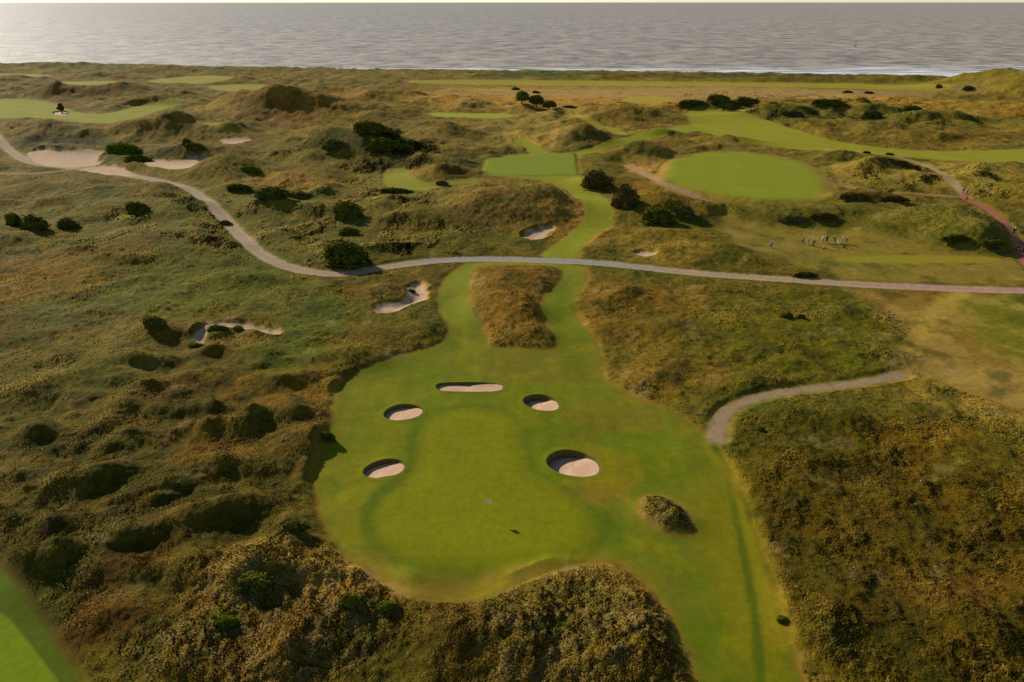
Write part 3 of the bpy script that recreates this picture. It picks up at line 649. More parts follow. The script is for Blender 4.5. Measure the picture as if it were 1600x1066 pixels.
# ------------------------------------------------------------------ sea
def mk_sea():
    m, nt, b = base_mat('grey_sea_water'); L = nt.links
    geo = N(nt, 'ShaderNodeNewGeometry'); mp = N(nt, 'ShaderNodeMapping'); mp.inputs['Rotation'].default_value = (0, 0, R(8)); mp.inputs['Scale'].default_value = (.8, .8, 1)
    L.new(geo.outputs['Position'], mp.inputs['Vector'])
    n1 = noise_n(nt, mp.outputs[0], .045, 7, .8); n2 = noise_n(nt, mp.outputs[0], .008, 3, .5)
    sep = N(nt, 'ShaderNodeSeparateXYZ'); L.new(geo.outputs['Position'], sep.inputs[0])
    dsh = math_n(nt, 'SUBTRACT', math_n(nt, 'ADD', sep.outputs[1], math_n(nt, 'MULTIPLY', sep.outputs[0], .142)), 612.0)
    # surf: wider towards the right
    wdt = math_n(nt, 'MAXIMUM', math_n(nt, 'ADD', math_n(nt, 'MULTIPLY', sep.outputs[0], .22), 110.0), 44.0)
    r = math_n(nt, 'SUBTRACT', 1.0, math_n(nt, 'DIVIDE', dsh, wdt)); 
    mp2 = N(nt, 'ShaderNodeMapping'); mp2.inputs['Rotation'].default_value = (0, 0, R(8)); mp2.inputs['Scale'].default_value = (.28, 1.6, 1); L.new(geo.outputs['Position'], mp2.inputs['Vector'])
    nf = noise_n(nt, mp2.outputs[0], .06, 4, .6)
    fm = math_n(nt, 'MULTIPLY', math_n(nt, 'SUBTRACT', math_n(nt, 'ADD', math_n(nt, 'MULTIPLY', r, .36), nf), .57), 4.5)
    cl = N(nt, 'ShaderNodeClamp'); L.new(fm, cl.inputs[0]); 
    r01 = N(nt, 'ShaderNodeClamp'); L.new(math_n(nt, 'MULTIPLY', r, 4.0), r01.inputs[0])
    foam = math_n(nt, 'MULTIPLY', cl.outputs[0], r01.outputs[0])
    ramp = N(nt, 'ShaderNodeMix', data_type='RGBA'); ramp.inputs['A'].default_value = (*C(112, 104, 90), 1); ramp.inputs['B'].default_value = (*C(184, 172, 150), 1)
    k = N(nt, 'ShaderNodeClamp'); L.new(math_n(nt, 'ADD', math_n(nt, 'MULTIPLY', math_n(nt, 'SUBTRACT', n1, .5), 4.5), .5), k.inputs[0]); L.new(k.outputs[0], ramp.inputs['Factor'])
    mf = N(nt, 'ShaderNodeMix', data_type='RGBA'); L.new(ramp.outputs['Result'], mf.inputs['A']); mf.inputs['B'].default_value = (.8, .78, .77, 1); L.new(foam, mf.inputs['Factor'])
    L.new(mf.outputs['Result'], b.inputs['Base Color'])
    b.inputs['Roughness'].default_value = .62; b.inputs['IOR'].default_value = 1.33; b.inputs['Specular IOR Level'].default_value = .5
    bp = N(nt, 'ShaderNodeBump'); bp.inputs['Distance'].default_value = 5.0; bp.inputs['Strength'].default_value = .7; L.new(n1, bp.inputs['Height']); L.new(bp.outputs[0], b.inputs['Normal'])
    return m
ys = np.concatenate([np.linspace(480, 1200, 60), np.geomspace(1250, 70000, 40)]); xs = np.linspace(-1, 1, 61)
SX = np.outer(ys*1.6+900, xs); SY = np.repeat(ys[:, None], 61, 1); SZ = np.full(SX.shape, -6.0)
i2 = np.arange(SX.size).reshape(SX.shape); SQ = np.stack([i2[:-1, :-1], i2[:-1, 1:], i2[1:, 1:], i2[1:, :-1]], -1).reshape(-1, 4)
tag(mesh_np('sea', np.stack([SX.ravel(), SY.ravel(), SZ.ravel()], -1), SQ, [mk_sea()]), kind='structure')

# ------------------------------------------------------------------ tall grass: tufts as one uncountable mass
def tufts(name, label, count, wmap, size, blades, seed, tip=1.35, tall=1.0, wid_=.10):
    rng = np.random.default_rng(seed)
    wgt = np.clip(lo(wmap), 0, None)*(reg == 0)
    wgt[:6] = 0; wgt[:, :6] = 0; wgt[:, -6:] = 0
    fl = wgt.ravel(); cdf = np.cumsum(fl); cdf /= cdf[-1]
    idx = np.searchsorted(cdf, rng.random(count)); r, c = np.divmod(idx, NC-1)
    tx, ty = rng.random(count), rng.random(count)
    def bl(A):
        a, b_ = (tx, ty) if A.ndim == 2 else (tx[:, None], ty[:, None])
        return (A[r, c]*(1-a)+A[r, c+1]*a)*(1-b_)+(A[r+1, c]*(1-a)+A[r+1, c+1]*a)*b_
    px, py, pz = bl(X), bl(Y), bl(Z); col = bl(P); nrm = bl(NV.reshape(X.shape+(3,)))
    dist = np.sqrt(px**2+py**2)
    s = size*(.6+.8*rng.random(count))*(0.85+dist/500.0)
    hue = rng.random(count)
    k = (.88+.36*rng.random(count))[:, None]
    tcol = col*k
    strawm = (hue > .80)[:, None]; tcol = np.where(strawm, tcol*.6+C(160, 140, 80)*.36, tcol)
    darkm = (hue < .08)[:, None]; tcol = np.where(darkm, tcol*.5+C(44, 56, 14)*.45, tcol)
    nb = blades; Vs = np.zeros((count, nb, 4, 3), np.float32); Cs = np.zeros((count, nb, 4, 3), np.float32)
    ang0 = rng.random(count)*6.28
    for bI in range(nb):
        an = ang0+bI*6.283/nb+rng.normal(0, .35, count)
        ln = s*(.45+.55*rng.random(count)); hh = s*tall*(.35+.6*rng.random(count)**1.5)
        ca, sa = np.cos(an), np.sin(an); wd = s*wid_
        bx, by = px+ca*s*.10, py+sa*s*.10
        Vs[:, bI, 0] = np.stack([bx-sa*wd, by+ca*wd, pz-.06], -1); Vs[:, bI, 1] = np.stack([bx+sa*wd, by-ca*wd, pz-.06], -1)
        mx, my = px+ca*ln*.5, py+sa*ln*.5
        Vs[:, bI, 2] = np.stack([mx+sa*wd*.9, my-ca*wd*.9, pz+hh*.8], -1)
        Vs[:, bI, 3] = np.stack([px+ca*ln, py+sa*ln, pz+hh*.75], -1)
        Cs[:, bI, 0] = tcol; Cs[:, bI, 1] = tcol; Cs[:, bI, 2] = tcol*1.08; Cs[:, bI, 3] = tcol*tip
    F = np.arange(count*nb*4).reshape(-1, 4)
    q_ = Vs.reshape(-1, 4, 3); gn_ = np.cross(q_[:, 2]-q_[:, 0], q_[:, 3]-q_[:, 1])
    fl_ = (gn_*np.repeat(nrm, nb, 0)).sum(1) < 0; F[fl_] = F[fl_][:, ::-1]
    o = mesh_np(name, Vs.reshape(-1, 3), F, [M_LEAF], col=np.clip(Cs.reshape(-1, 3), 0, .8), smooth=False)
    nn = nrm[:, None, :]+rng.normal(0, .14, (count, nb, 3)); nn /= np.linalg.norm(nn, axis=-1, keepdims=True)
    nn = np.repeat(nn[:, :, None, :], 4, 2).reshape(-1, 3)
    o.data.normals_split_custom_set_from_vertices(nn.astype(np.float32))
    return tag(o, label, 'grass', kind='stuff')
tufts('rough_grass', 'tufted olive and brown rough grass covering the dunes', 110000, rough*(.05+.95*sstep(.0, .5, vm))*(rough > .4)*(1-.5*left), .22, 5, 1, tall=.7)
tufts('heather', 'low brown heather and coarse tufts on the nearer rough', 80000, rough*np.clip(heath-.3*left, 0, 1)*(rough > .5)*sstep(-.1,.6,n1+.5*n2), .13, 6, 2, tall=.6, wid_=.07)
tufts('marram_grass', 'tall shaggy straw tipped dune grass round the front of the green', 30000, rough*np.clip(shag, 0, 1)*nearw*(rough > .5)*sstep(-.5,.3,n2), .20, 8, 3, 1.7, .7, wid_=.06)

tufts('scrub', 'patchy dark green scrub and brambles between the dunes', 60000, (rough > .4)*rough*np.maximum.reduce([blob(540, 335, 190, 60), blob(380, 330, 90, 50)*.8, blob(640, 385, 150, 22), blob(1250, 170, 220, 26), blob(1420, 185, 100, 18)*.7, blob(1030, 165, 80, 14)*.6, blob(1450, 285, 150, 26)*.5, blob(280, 345, 120, 50)*.5, GORSE])*sstep(.05, .5, fbm(X, Y, 11, 3, 70)+.35*GORSE), .42, 8, 4, 1.25, .55, wid_=.09)

# ------------------------------------------------------------------ bushes and trees
def leaf_cloud(lobes, nleaf, ls, seed, dark=.0):
    """leaf faces spread through lumpy lobes (x,y,z,rx,ry,rz)"""
    rng = np.random.default_rng(seed); V = []; Nn = []
    vol = np.array([l[3]*l[4]*l[5] for l in lobes])**.67; vol /= vol.sum()
    for l, v in zip(lobes, vol):
        k = int(nleaf*v)+8; d = rng.normal(0, 1, (k, 3)); d /= np.linalg.norm(d, axis=1, keepdims=True)
        d[:, 2] = np.where(d[:, 2] < -.35, -d[:, 2], d[:, 2])
        r = (.62+.42*rng.random(k))*(1+.22*np.sin(d[:, 0]*7+seed)*np.cos(d[:, 1]*6-seed)+.14*np.sin(d[:, 2]*9))
        c = np.array(l[:3])+d*r[:, None]*np.array(l[3:])
        c[:, 2] = np.maximum(c[:, 2], ls*.3)
        t1 = np.cross(d, rng.normal(0, 1, (k, 3))); t1 /= np.linalg.norm(t1, axis=1, keepdims=True)+1e-9
        dd = d+rng.normal(0, .5, (k, 3)); dd /= np.linalg.norm(dd, axis=1, keepdims=True)
        t2 = np.cross(dd, t1); t2 /= np.linalg.norm(t2, axis=1, keepdims=True)+1e-9; t1 = np.cross(t2, dd)
        sz = ls*(.6+.8*rng.random(k))[:, None]
        V.append(np.stack([c-t1*sz*.5, c+t2*sz*.35, c+t1*sz*.55, c-t2*sz*.35], 1))
    V = np.concatenate(V).reshape(-1, 3)
    return V, np.arange(len(V)).reshape(-1, 4)
def mk_foliage(name, c1, c2):
    m, nt, b = base_mat(name); L = nt.links
    geo = N(nt, 'ShaderNodeNewGeometry'); f = noise_n(nt, geo.outputs['Position'], .9, 4, .7); oi = N(nt, 'ShaderNodeObjectInfo')
    cl = N(nt, 'ShaderNodeClamp'); L.new(math_n(nt, 'ADD', math_n(nt, 'MULTIPLY', math_n(nt, 'SUBTRACT', f, .5), 3.0), math_n(nt, 'ADD', math_n(nt, 'MULTIPLY', oi.outputs['Random'], .4), .3)), cl.inputs[0])
    mx = N(nt, 'ShaderNodeMix', data_type='RGBA'); mx.inputs['A'].default_value = (*c1, 1); mx.inputs['B'].default_value = (*c2, 1); L.new(cl.outputs[0], mx.inputs['Factor'])
    L.new(mx.outputs['Result'], b.inputs['Base Color']); b.inputs['Roughness'].default_value = .9; b.inputs['Specular IOR Level'].default_value = .0
    return m
MF = {'dark': mk_foliage('gorse_foliage', C(56, 60, 14), C(110, 108, 34)), 'green': mk_foliage('green_foliage', C(62, 76, 10), C(100, 112, 22)),
      'brown': mk_foliage('brown_scrub_foliage', C(72, 58, 26), C(104, 88, 40)), 'olive': mk_foliage('olive_foliage', C(70, 70, 28), C(112, 104, 52)),
      'lime': mk_foliage('lit_foliage', C(60, 76, 12), C(104, 116, 24))}
M_BARK = mk_plain('bark', C(78, 62, 44), .9, .2, 4, .1)
TEMPL = {}
def bush_mesh(shape, kind):
    key = (shape, kind)
    if key in TEMPL: return TEMPL[key]
    rng = random.Random(shape*31+5); lobes = []
    n = [5, 8, 6, 9][shape % 4]
    for i in range(n):
        a = rng.uniform(0, 6.28); r = rng.uniform(.05, .30)
        rr = rng.uniform(.16, .28); lobes.append((math.cos(a)*r, math.sin(a)*r, rng.uniform(.10, .42), rr, rr*rng.uniform(.8, 1.1), rr*rng.uniform(1.2, 1.8)))
    lobes.append((0, 0, .30, .34, .34, .50))
    lobes += [(math.cos(q)*.30, math.sin(q)*.30, .10, .17, .17, .20) for q in (0.3, 1.5, 2.6, 3.8, 5.1)]
    V, F = leaf_cloud(lobes, 3000, .095, shape+3)
    # inner twiggy mass closes the middle of the crown
    me = mesh_np('foliage', V, F, [MF[kind]], smooth=False, link=False)
    TEMPL[key] = me; return me
_stem = None
def stem_mesh():
    global _stem
    if _stem: return _stem
    V = []; F = []; k = 6
    for bi in range(3):
        a = bi*2.1; o = len(V)
        for j, (z, r) in enumerate([(-.06, .035), (.2, .025), (.45, .012)]):
            for i in range(k):
                t = i*2*math.pi/k; V.append((math.cos(a)*z*.35+math.cos(t)*r, math.sin(a)*z*.35+math.sin(t)*r, z))
        for j in range(2):
            for i in range(k): F.append((o+j*k+i, o+j*k+(i+1) % k, o+(j+1)*k+(i+1) % k, o+(j+1)*k+i))
    _stem = mesh_np('stem', V, F, [M_BARK], link=False); return _stem
def bush(px, py, wpx, hpx, kind, label, shape=0, group=None, cat='bush', deep=1.0, name='bush'):
    x, y = G([(px, py)])[0]; pm = ppm(py)*.98; wm, hm = wpx/pm, hpx/pm*.95
    hm = max(hm*(.8 if y > 230 else .92), .5); y += wm*.25*deep
    z = zat(x, y)
    r = empty(name, (x, y, z-.08-.10*hm), RNG.uniform(-.5, .5) if wpx < 1.6*hpx else 0)
    for nm, me in (('foliage', bush_mesh(shape, kind)), ('stem', stem_mesh())):
        o = bpy.data.objects.new(nm, me); COL.objects.link(o); o.parent = r
    r.scale = (wm*1.05, wm*.75*deep if wpx < 2.2*hpx else hm*1.7, hm*1.15)
    tag(r, label, cat, group); return r
BUSHES = [
 (215,342,40,23,'dark','lone dark round bush on the open rough at upper left',0),
 (20,359,34,22,'dark','dark bush at the left edge, leftmost of the clump of three',1),
 (50,367,42,28,'dark','largest dark bush in the middle of the left edge clump',2),
 (103,361,40,20,'dark','low dark bush at the right end of the left edge clump',3),
 (540,421,78,42,'dark','big dark bush touching the gravel road below the scrub',1),
 (543,347,50,32,'dark','round dark bush above the big roadside bush',0),
 (543,370,34,13,'dark','small flat dark bush between the two round dark bushes',2),
 (933,297,56,30,'brown','brown rounded bush beside the green strip below the square tee',3),
 (976,328,44,40,'brown','tall dark brown bush left of the dark green bush by the strip',2),
 (1032,355,62,30,'dark','dark green bush below the raised oval green',1),
 (1068,345,36,20,'olive','olive bush at the right of the dark green bush under the oval green',0),
 (242,523,38,22,'dark','dark bush on the hummock left of the curved sand scar',0),
 (336,521,34,11,'green','small green bush growing inside the curved sand scar',2),
 (306,548,30,11,'green','bright green bush at the lower mouth of the curved sand scar',0),
 (372,520,18,8,'dark','tiny dark bush on the pale sand of the curved scar',1),
 (1230,500,22,10,'dark','left one of a pair of small dark bushes in the rough below the road',0),
 (1251,501,16,10,'dark','right one of a pair of small dark bushes in the rough below the road',2),
 (1190,677,14,9,'dark','tiny dark bush below the end of the gravel track',0),
 (190,247,64,24,'green','broad green bush between the two sand wastes',1),
 (213,262,50,16,'dark','low dark bush below the broad green bush by the sand wastes',3),
 (305,244,34,14,'dark','dark bush at the right end of the smaller sand waste',1),
 (292,235,14,12,'green','little upright bush above the smaller sand waste',2),
 (578,215,52,18,'dark','dark bush crowning the gorse hill in the middle distance',1),
 (596,242,60,22,'dark','largest gorse bush at the centre of the gorse hill',2),
 (520,238,40,18,'olive','olive bush left of centre on the gorse hill',2),
 (372,303,44,13,'dark','low dark bush beside the upper bend of the gravel road',0),
 (425,320,70,18,'dark','long dark bush in the scrub right of the road bend',3),
 (470,316,40,14,'dark','dark bush right of the long bush in the scrub',2),
 (390,275,36,10,'green','green bush on the slope above the orange heath patch',1),
 (690,290,22,8,'olive','small olive bush beside the pale green patch left of the tee',0),
 (618,306,60,10,'dark','dark low bush under the pale green patch left of the tee',1),
 (350,352,26,9,'dark','small dark bush on the outer side of the road bend',3),
 (1262,436,48,9,'dark','dark clipped looking bush hugging the road edge at right',3),
 (1085,170,52,14,'dark','dark bush at the left end of the far right gorse belt',0),
 (1125,166,40,14,'dark','dark bush second from left in the far right gorse belt',1),
 (1165,168,44,14,'dark','dark bush beside the top of the long right fairway',2),
 (1240,186,40,11,'olive','olive bush in the middle of the far right gorse belt',0),
 (1300,172,60,11,'dark','dark wide bush right of centre in the far right gorse belt',1),
 (1365,188,34,13,'dark','dark round bush below the far sandy strip at right',0),
 (1430,178,34,15,'dark','dark bush at the right end of the far gorse belt',1),
 (1468,138,10,8,'dark','isolated tiny dark bush on the far fairway before the right dune',0),
 (1360,147,18,5,'brown','tiny brown bush on the orange far strip',1),
 (1325,146,18,5,'brown','tiny brown bush left of its twin on the orange far strip',2),
 (1515,142,20,8,'dark','dark bush on the flank of the far right dune',0),
 (805,142,14,6,'olive','thin olive bush just above the big tree clump',2),
 (838,146,14,5,'brown','small brown bush right above the big tree clump',1),
 (890,172,30,6,'brown','low brown bush at the right foot of the big tree clump',3),
 (1355,240,14,5,'dark','left tiny dark bush beside the pale sandy path',0),
 (1392,243,16,5,'dark','right tiny dark bush beside the pale sandy path',1),
 (1290,350,50,12,'brown','brown bush under the right bank of the oval green',0),
 (1240,352,50,12,'olive','olive bush above the group of golfers',2),
 (1340,325,56,12,'brown','brown bush on the dark bank right of the oval green',1),
 (1400,326,56,10,'brown','brown bush on the dark bank nearest the red path',3),
 (1500,388,60,12,'dark','dark bush along the foot of the shaggy dune by the golfers',3),
 (1555,392,44,12,'dark','dark bush at the foot of the shaggy dune beside the red path',0),
 (600,490,20,5,'brown','tiny brown bush in the lower end of the J-shaped sand',0),
 (643,455,14,6,'brown','tiny brown bush at the top of the J-shaped sand',1),
 (513,690,24,20,'dark','dark bush on the left edge of the apron above the oval bunker',0),
 (398,935,60,24,'dark','big dark bush in the shaggy hollow at lower left',1),
 (352,985,40,18,'green','green bush at lower left of the shaggy hollow',0),
 (430,905,36,20,'dark','dark bush at the top of the shaggy hollow at lower left',3),
 (545,955,40,24,'dark','dark bush below the left end of the green front bank',2),
 (605,962,40,18,'dark','dark bush right of the one below the green front bank',0),
 (1225,975,22,12,'green','small blue green bush on the right edge of the mown strip',1),
 (460,838,50,16,'dark','dark bush on the hummock left of the front of the green',3),
]
_k = [(b[0], b[1]) for b in BUSHES]
for kk, vv in zip(_k, G_(_k)): _GC[kk] = [vv]
for b in BUSHES:
    bush(*b[:6], shape=b[6], deep=.8)
# the tree clump in the middle distance
def tree(px, py, wpx, hpx, kind, label, seed):
    x, y = G([(px, py)])[0]; pm = ppm(py); wm, hm = wpx/pm, hpx/pm
    z = zat(x, y); r = empty('tree', (x, y, z-.1)); tag(r, label, 'tree')
    rng = random.Random(seed); lobes = [(0, 0, hm*.55, wm*.34, wm*.3, hm*.36)]
    for i in range(9):
        a = rng.uniform(0, 6.28); q = rng.uniform(.15, .34)*wm; rr = rng.uniform(.14, .22)*wm
        lobes.append((math.cos(a)*q, math.sin(a)*q*.8, rng.uniform(.25, .72)*hm, rr, rr, rr*.8))
    V, F = leaf_cloud(lobes, 3800, .55, seed)
    mesh_np('crown', V, F, [MF[kind]], r, smooth=False)
    V = []; F = []; k = 8
    def limb(p0, p1, r0, r1):
        o = len(V); 
        for p, rr in ((p0, r0), (p1, r1)):
            for i in range(k): t = i*2*math.pi/k; V.append((p[0]+math.cos(t)*rr, p[1]+math.sin(t)*rr, p[2]))
        for i in range(k): F.append((o+i, o+(i+1) % k, o+k+(i+1) % k, o+k+i))
    limb((0, 0, -.3), (.1, 0, hm*.35), .38, .26)
    for i in range(5):
        a = i*1.26+.3; limb((.1, 0, hm*.28), (math.cos(a)*wm*.22, math.sin(a)*wm*.2, hm*.6), .2, .06)
    mesh_np('trunk', V, F, [M_BARK], r)
tree(815, 170, 26, 20, 'lime', 'yellow green leafy tree at the left of the far tree clump', 4)
tree(838, 171, 30, 19, 'dark', 'broad dark tree in the middle of the far tree clump', 9)
tree(858, 172, 24, 13, 'dark', 'lower dark tree at the right end of the far tree clump', 12)
tree(97, 176, 12, 14, 'brown', 'small brown tree standing by the far left fairway bunker', 15)

# ------------------------------------------------------------------ people
def skin_mesh(name, joints, edges, mat, sub=1):
    me = bpy.data.meshes.new(name); me.from_pydata([j[:3] for j in joints], edges, [])
    o = bpy.data.objects.new(name, me); COL.objects.link(o)
    md = o.modifiers.new('skin', 'SKIN'); md.use_smooth_shade = True
    if not me.skin_vertices: return None
    for i, j in enumerate(joints):
        sv = me.skin_vertices[0].data[i]; rx = j[3]; ry = j[4] if len(j) > 4 else j[3]; sv.radius = (rx, ry); sv.use_root = (i == 0)
    ss = o.modifiers.new('sub', 'SUBSURF'); ss.levels = sub; ss.render_levels = sub
    dg = bpy.context.evaluated_depsgraph_get(); dg.update()
    res = bpy.data.meshes.new_from_object(o.evaluated_get(dg)); res.name = name
    bpy.data.objects.remove(o); res.materials.clear(); res.materials.append(mat)
    for p in res.polygons: p.use_smooth = True
    return res
M_SKIN = mk_plain('skin', C(190, 140, 110), .6, .03)
def pose(walk, lean, armf, armb):
    """joints of a standing or striding figure facing +Y"""
    J = {'pelvis': (0, 0, .95), 'waist': (0, .01+lean*.3, 1.10), 'chest': (0, lean*.7, 1.32), 'neckb': (0, lean*.95, 1.46), 'neck': (0, lean+.01, 1.53), 'head': (0, lean+.03, 1.63), 'crown': (0, lean+.02, 1.71)}
    for s, n in ((-1, 'L'), (1, 'R')):
        k = walk*s
        J['hip'+n] = (s*.10, 0, .90); J['knee'+n] = (s*.11, k*.17+.03, .50); J['ankle'+n] = (s*.11, k*.30-(.06 if k < 0 else 0), .10); J['toe'+n] = (s*.12, k*.30+.16-(.04 if k < 0 else 0), .035)
        af = armf if s > 0 else armb
        J['sho'+n] = (s*.19, lean*.9, 1.43); J['elb'+n] = (s*.25, lean*.8-.02+af*.12, 1.16); J['wri'+n] = (s*.24, lean+.08+af*.32, .95+max(af, 0)*.10); J['palm'+n] = (s*.24, lean+.10+af*.38, .87+max(af, 0)*.10)
    return J
POSES = [pose(.0, .03, .2, .1), pose(.8, .05, -.7, .7), pose(.35, .12, 1.1, .9)]
RAD = {'pelvis': (.14, .11), 'waist': (.13, .10), 'chest': (.16, .11), 'neckb': (.09, .07), 'neck': (.055, .055), 'head': (.085, .10), 'crown': (.065, .075), 'hip': (.09, .09), 'knee': (.06, .06), 'ankle': (.042, .045), 'toe': (.04, .03), 'sho': (.065, .06), 'elb': (.045, .045), 'wri': (.03, .03), 'palm': (.036, .022)}
BE = [('pelvis', 'waist'), ('waist', 'chest'), ('chest', 'neckb'), ('neckb', 'neck'), ('neck', 'head'), ('head', 'crown')]
for n in 'LR': BE += [('pelvis', 'hip'+n), ('hip'+n, 'knee'+n), ('knee'+n, 'ankle'+n), ('ankle'+n, 'toe'+n), ('neckb', 'sho'+n), ('sho'+n, 'elb'+n), ('elb'+n, 'wri'+n), ('wri'+n, 'palm'+n)]
def radius(k, grow=1.0, add=0):
    b = k[:-1] if k[-1] in 'LR' else k; r = RAD[b]; return (r[0]*grow+add, r[1]*grow+add)
def figure(J, names, edges, mat, add=0, fingers=False, name='body'):
    names = list(names); js = [J[n]+radius(n, 1, add) for n in names]; es = [(names.index(a), names.index(b)) for a, b in edges]
    if fingers:
        for n, s in (('L', -1), ('R', 1)):
            p = Vector(J['palm'+n]); base = names.index('palm'+n)
            for f, (dy, ln) in enumerate(((-.030, .055), (-.010, .070), (.010, .075), (.030, .066))):
                i = len(js); js.append((p.x+s*.004, p.y+dy*1.1, p.z-.035, .011, .011)); js.append((p.x-s*.006, p.y+dy*1.1+.006, p.z-.035-ln*.55, .0095, .0095)); js.append((p.x-s*.020, p.y+dy*1.1+.014, p.z-.035-ln, .008, .008))
                es += [(base, i), (i, i+1), (i+1, i+2)]
            i = len(js); js.append((p.x-s*.012, p.y+.042, p.z+.012, .012, .012)); js.append((p.x-s*.022, p.y+.062, p.z-.022, .010, .010)); es += [(base, i), (i, i+1)]
    return skin_mesh(name, js, es, mat)
PCACHE = {}
def cloth(key, rgb):
    if key not in PCACHE: PCACHE[key] = mk_plain(key+'_cloth', C(*rgb), .85, .06, 20, .1)
    return PCACHE[key]
BASEF = []
for J in POSES:
    allj = ['pelvis', 'waist', 'chest', 'neckb', 'neck', 'head', 'crown']+[a+n for n in 'LR' for a in ('hip', 'knee', 'ankle', 'toe', 'sho', 'elb', 'wri', 'palm')]
    body = figure(J, allj, BE, M_SKIN, fingers=True)
    sh = figure(J, ['waist', 'pelvis', 'chest', 'neckb', 'shoL', 'elbL', 'shoR', 'elbR', 'wriL', 'wriR'], [('pelvis', 'waist'), ('waist', 'chest'), ('chest', 'neckb'), ('neckb', 'shoL'), ('shoL', 'elbL'), ('neckb', 'shoR'), ('shoR', 'elbR'), ('elbL', 'wriL'), ('elbR', 'wriR')], M_SKIN, .030, name='jacket')
    tr = figure(J, ['pelvis', 'waist', 'hipL', 'kneeL', 'ankleL', 'hipR', 'kneeR', 'ankleR'], [('pelvis', 'waist'), ('pelvis', 'hipL'), ('hipL', 'kneeL'), ('kneeL', 'ankleL'), ('pelvis', 'hipR'), ('hipR', 'kneeR'), ('kneeR', 'ankleR')], M_SKIN, .024, name='trousers')
    shoes = [figure(J, ['ankle'+n, 'toe'+n], [('ankle'+n, 'toe'+n)], M_SKIN, .016, name='shoe') for n in 'LR']
    BASEF.append((body, sh, tr, J, shoes))
def dome(c, r, h, brim, mat, name, parent):
    V = []; F = []; k = 14
    for j, (q, z) in enumerate([(1.0, -.02), (1.04, .02), (.9, .5), (.55, .86), (.05, 1.0)]):
        for i in range(k):
            t = i*2*math.pi/k; f = 1+(brim if (j == 0 and math.sin(t) > .2) else 0)*math.sin(t)
            V.append((c[0]+math.cos(t)*r*q, c[1]+math.sin(t)*r*1.15*q*f, c[2]+z*h))
    for j in range(4):
        for i in range(k): F.append((j*k+i, j*k+(i+1) % k, (j+1)*k+(i+1) % k, (j+1)*k+i))
    return mesh_np(name, V, F, [mat], parent)
def person(px, py, pi, rz, top, legs, hat, label, group='golfers around the tee below the oval green', scale=1.0):
    x, y = G([(px, py)])[0]; r = empty('person', (x, y, zat(x, y)), R(rz)); tag(r, label, 'person', group); r.scale = (scale,)*3
    body, sh, tr, J, shoes = BASEF[pi]
    for me in shoes:
        me = me.copy(); me.materials.clear(); me.materials.append(cloth(*white if legs is not white else blk)); o = bpy.data.objects.new('shoe', me); COL.objects.link(o); o.parent = r
    o = bpy.data.objects.new('body', body); COL.objects.link(o); o.parent = r
    for nm, src, mt in (('jacket', sh, top), ('trousers', tr, legs)):
        me = src.copy(); me.materials.clear(); me.materials.append(cloth(*mt)); o = bpy.data.objects.new(nm, me); COL.objects.link(o); o.parent = r
    h = J['head']; dome((h[0], h[1], h[2]+.045), .098, .085, .8, cloth(*hat), 'cap', r)
    face = mesh_np('face', [(h[0]-.012, h[1]+.10, h[2]+.02), (h[0]+.012, h[1]+.10, h[2]+.02), (h[0]+.018, h[1]+.098, h[2]-.02), (h[0]-.018, h[1]+.098, h[2]-.02), (h[0], h[1]+.13, h[2]-.015)], [(0, 1, 4), (1, 2, 4), (2, 3, 4), (3, 0, 4)], [M_SKIN], o)
    face.name = 'nose'; face.parent = r
    return r
blue = ('pale_blue', (150, 150, 190)); navy = ('navy', (36, 38, 58)); blk = ('black', (26, 24, 26)); grey = ('grey', (92, 90, 92)); tan = ('tan', (170, 146, 104)); white = ('white', (226, 220, 208)); maroon = ('maroon', (84, 40, 40)); sand_ = ('stone', (176, 156, 120)); yel = ('cream_yellow', (206, 190, 120)); teal = ('blue_teal', (50, 96, 120)); pink = ('pale_pink', (200, 160, 160)); red = ('dusty_red', (150, 70, 60))
person(1204, 389, 0, 200, blue, navy, blue, 'person in a pale blue top standing alone left of the group of golfers')
person(1254, 381, 1, 100, grey, blk, grey, 'person in dark grey at the left end of the golfing group')
person(1262, 384, 0, 30, tan, sand_, tan, 'person in tan second from left in the golfing group')
person(1270, 386, 2, -60, maroon, maroon, blk, 'person in dark maroon third from left in the golfing group')
person(1285, 380, 0, 150, white, sand_, white, 'person in white beside the tall one in black mid group')
person(1291, 380, 0, 0, blk, blk, blk, 'person all in black in the middle of the golfing group', scale=1.05)
person(1304, 380, 2, 80, blk, navy, white, 'person in black with a white cap right of the group centre')
person(1315, 381, 1, -120, yel, tan, yel, 'person in cream yellow near the right end of the golfing group')
person(1322, 383, 0, 90, maroon, blk, sand_, 'person in brown at the right end of the golfing group')
person(1504, 303, 1, 20, maroon, blk, blk, 'person in dark clothes walking where the red path meets the pale path', 'walkers on the paths at right')
person(1510, 304, 0, 10, pink, grey, white, 'person in pale pink beside the dark walker on the red path', 'walkers on the paths at right')
person(1583, 367, 1, 160, navy, blk, white, 'person in navy with white cap on the red path, nearer the dune', 'walkers on the paths at right')
person(1586, 394, 2, 190, blk, blk, blk, 'person all in black lower down on the red path', 'walkers on the paths at right')
person(1597, 396, 1, 170, teal, navy, blue, 'person in teal blue at the right edge on the red path', 'walkers on the paths at right')

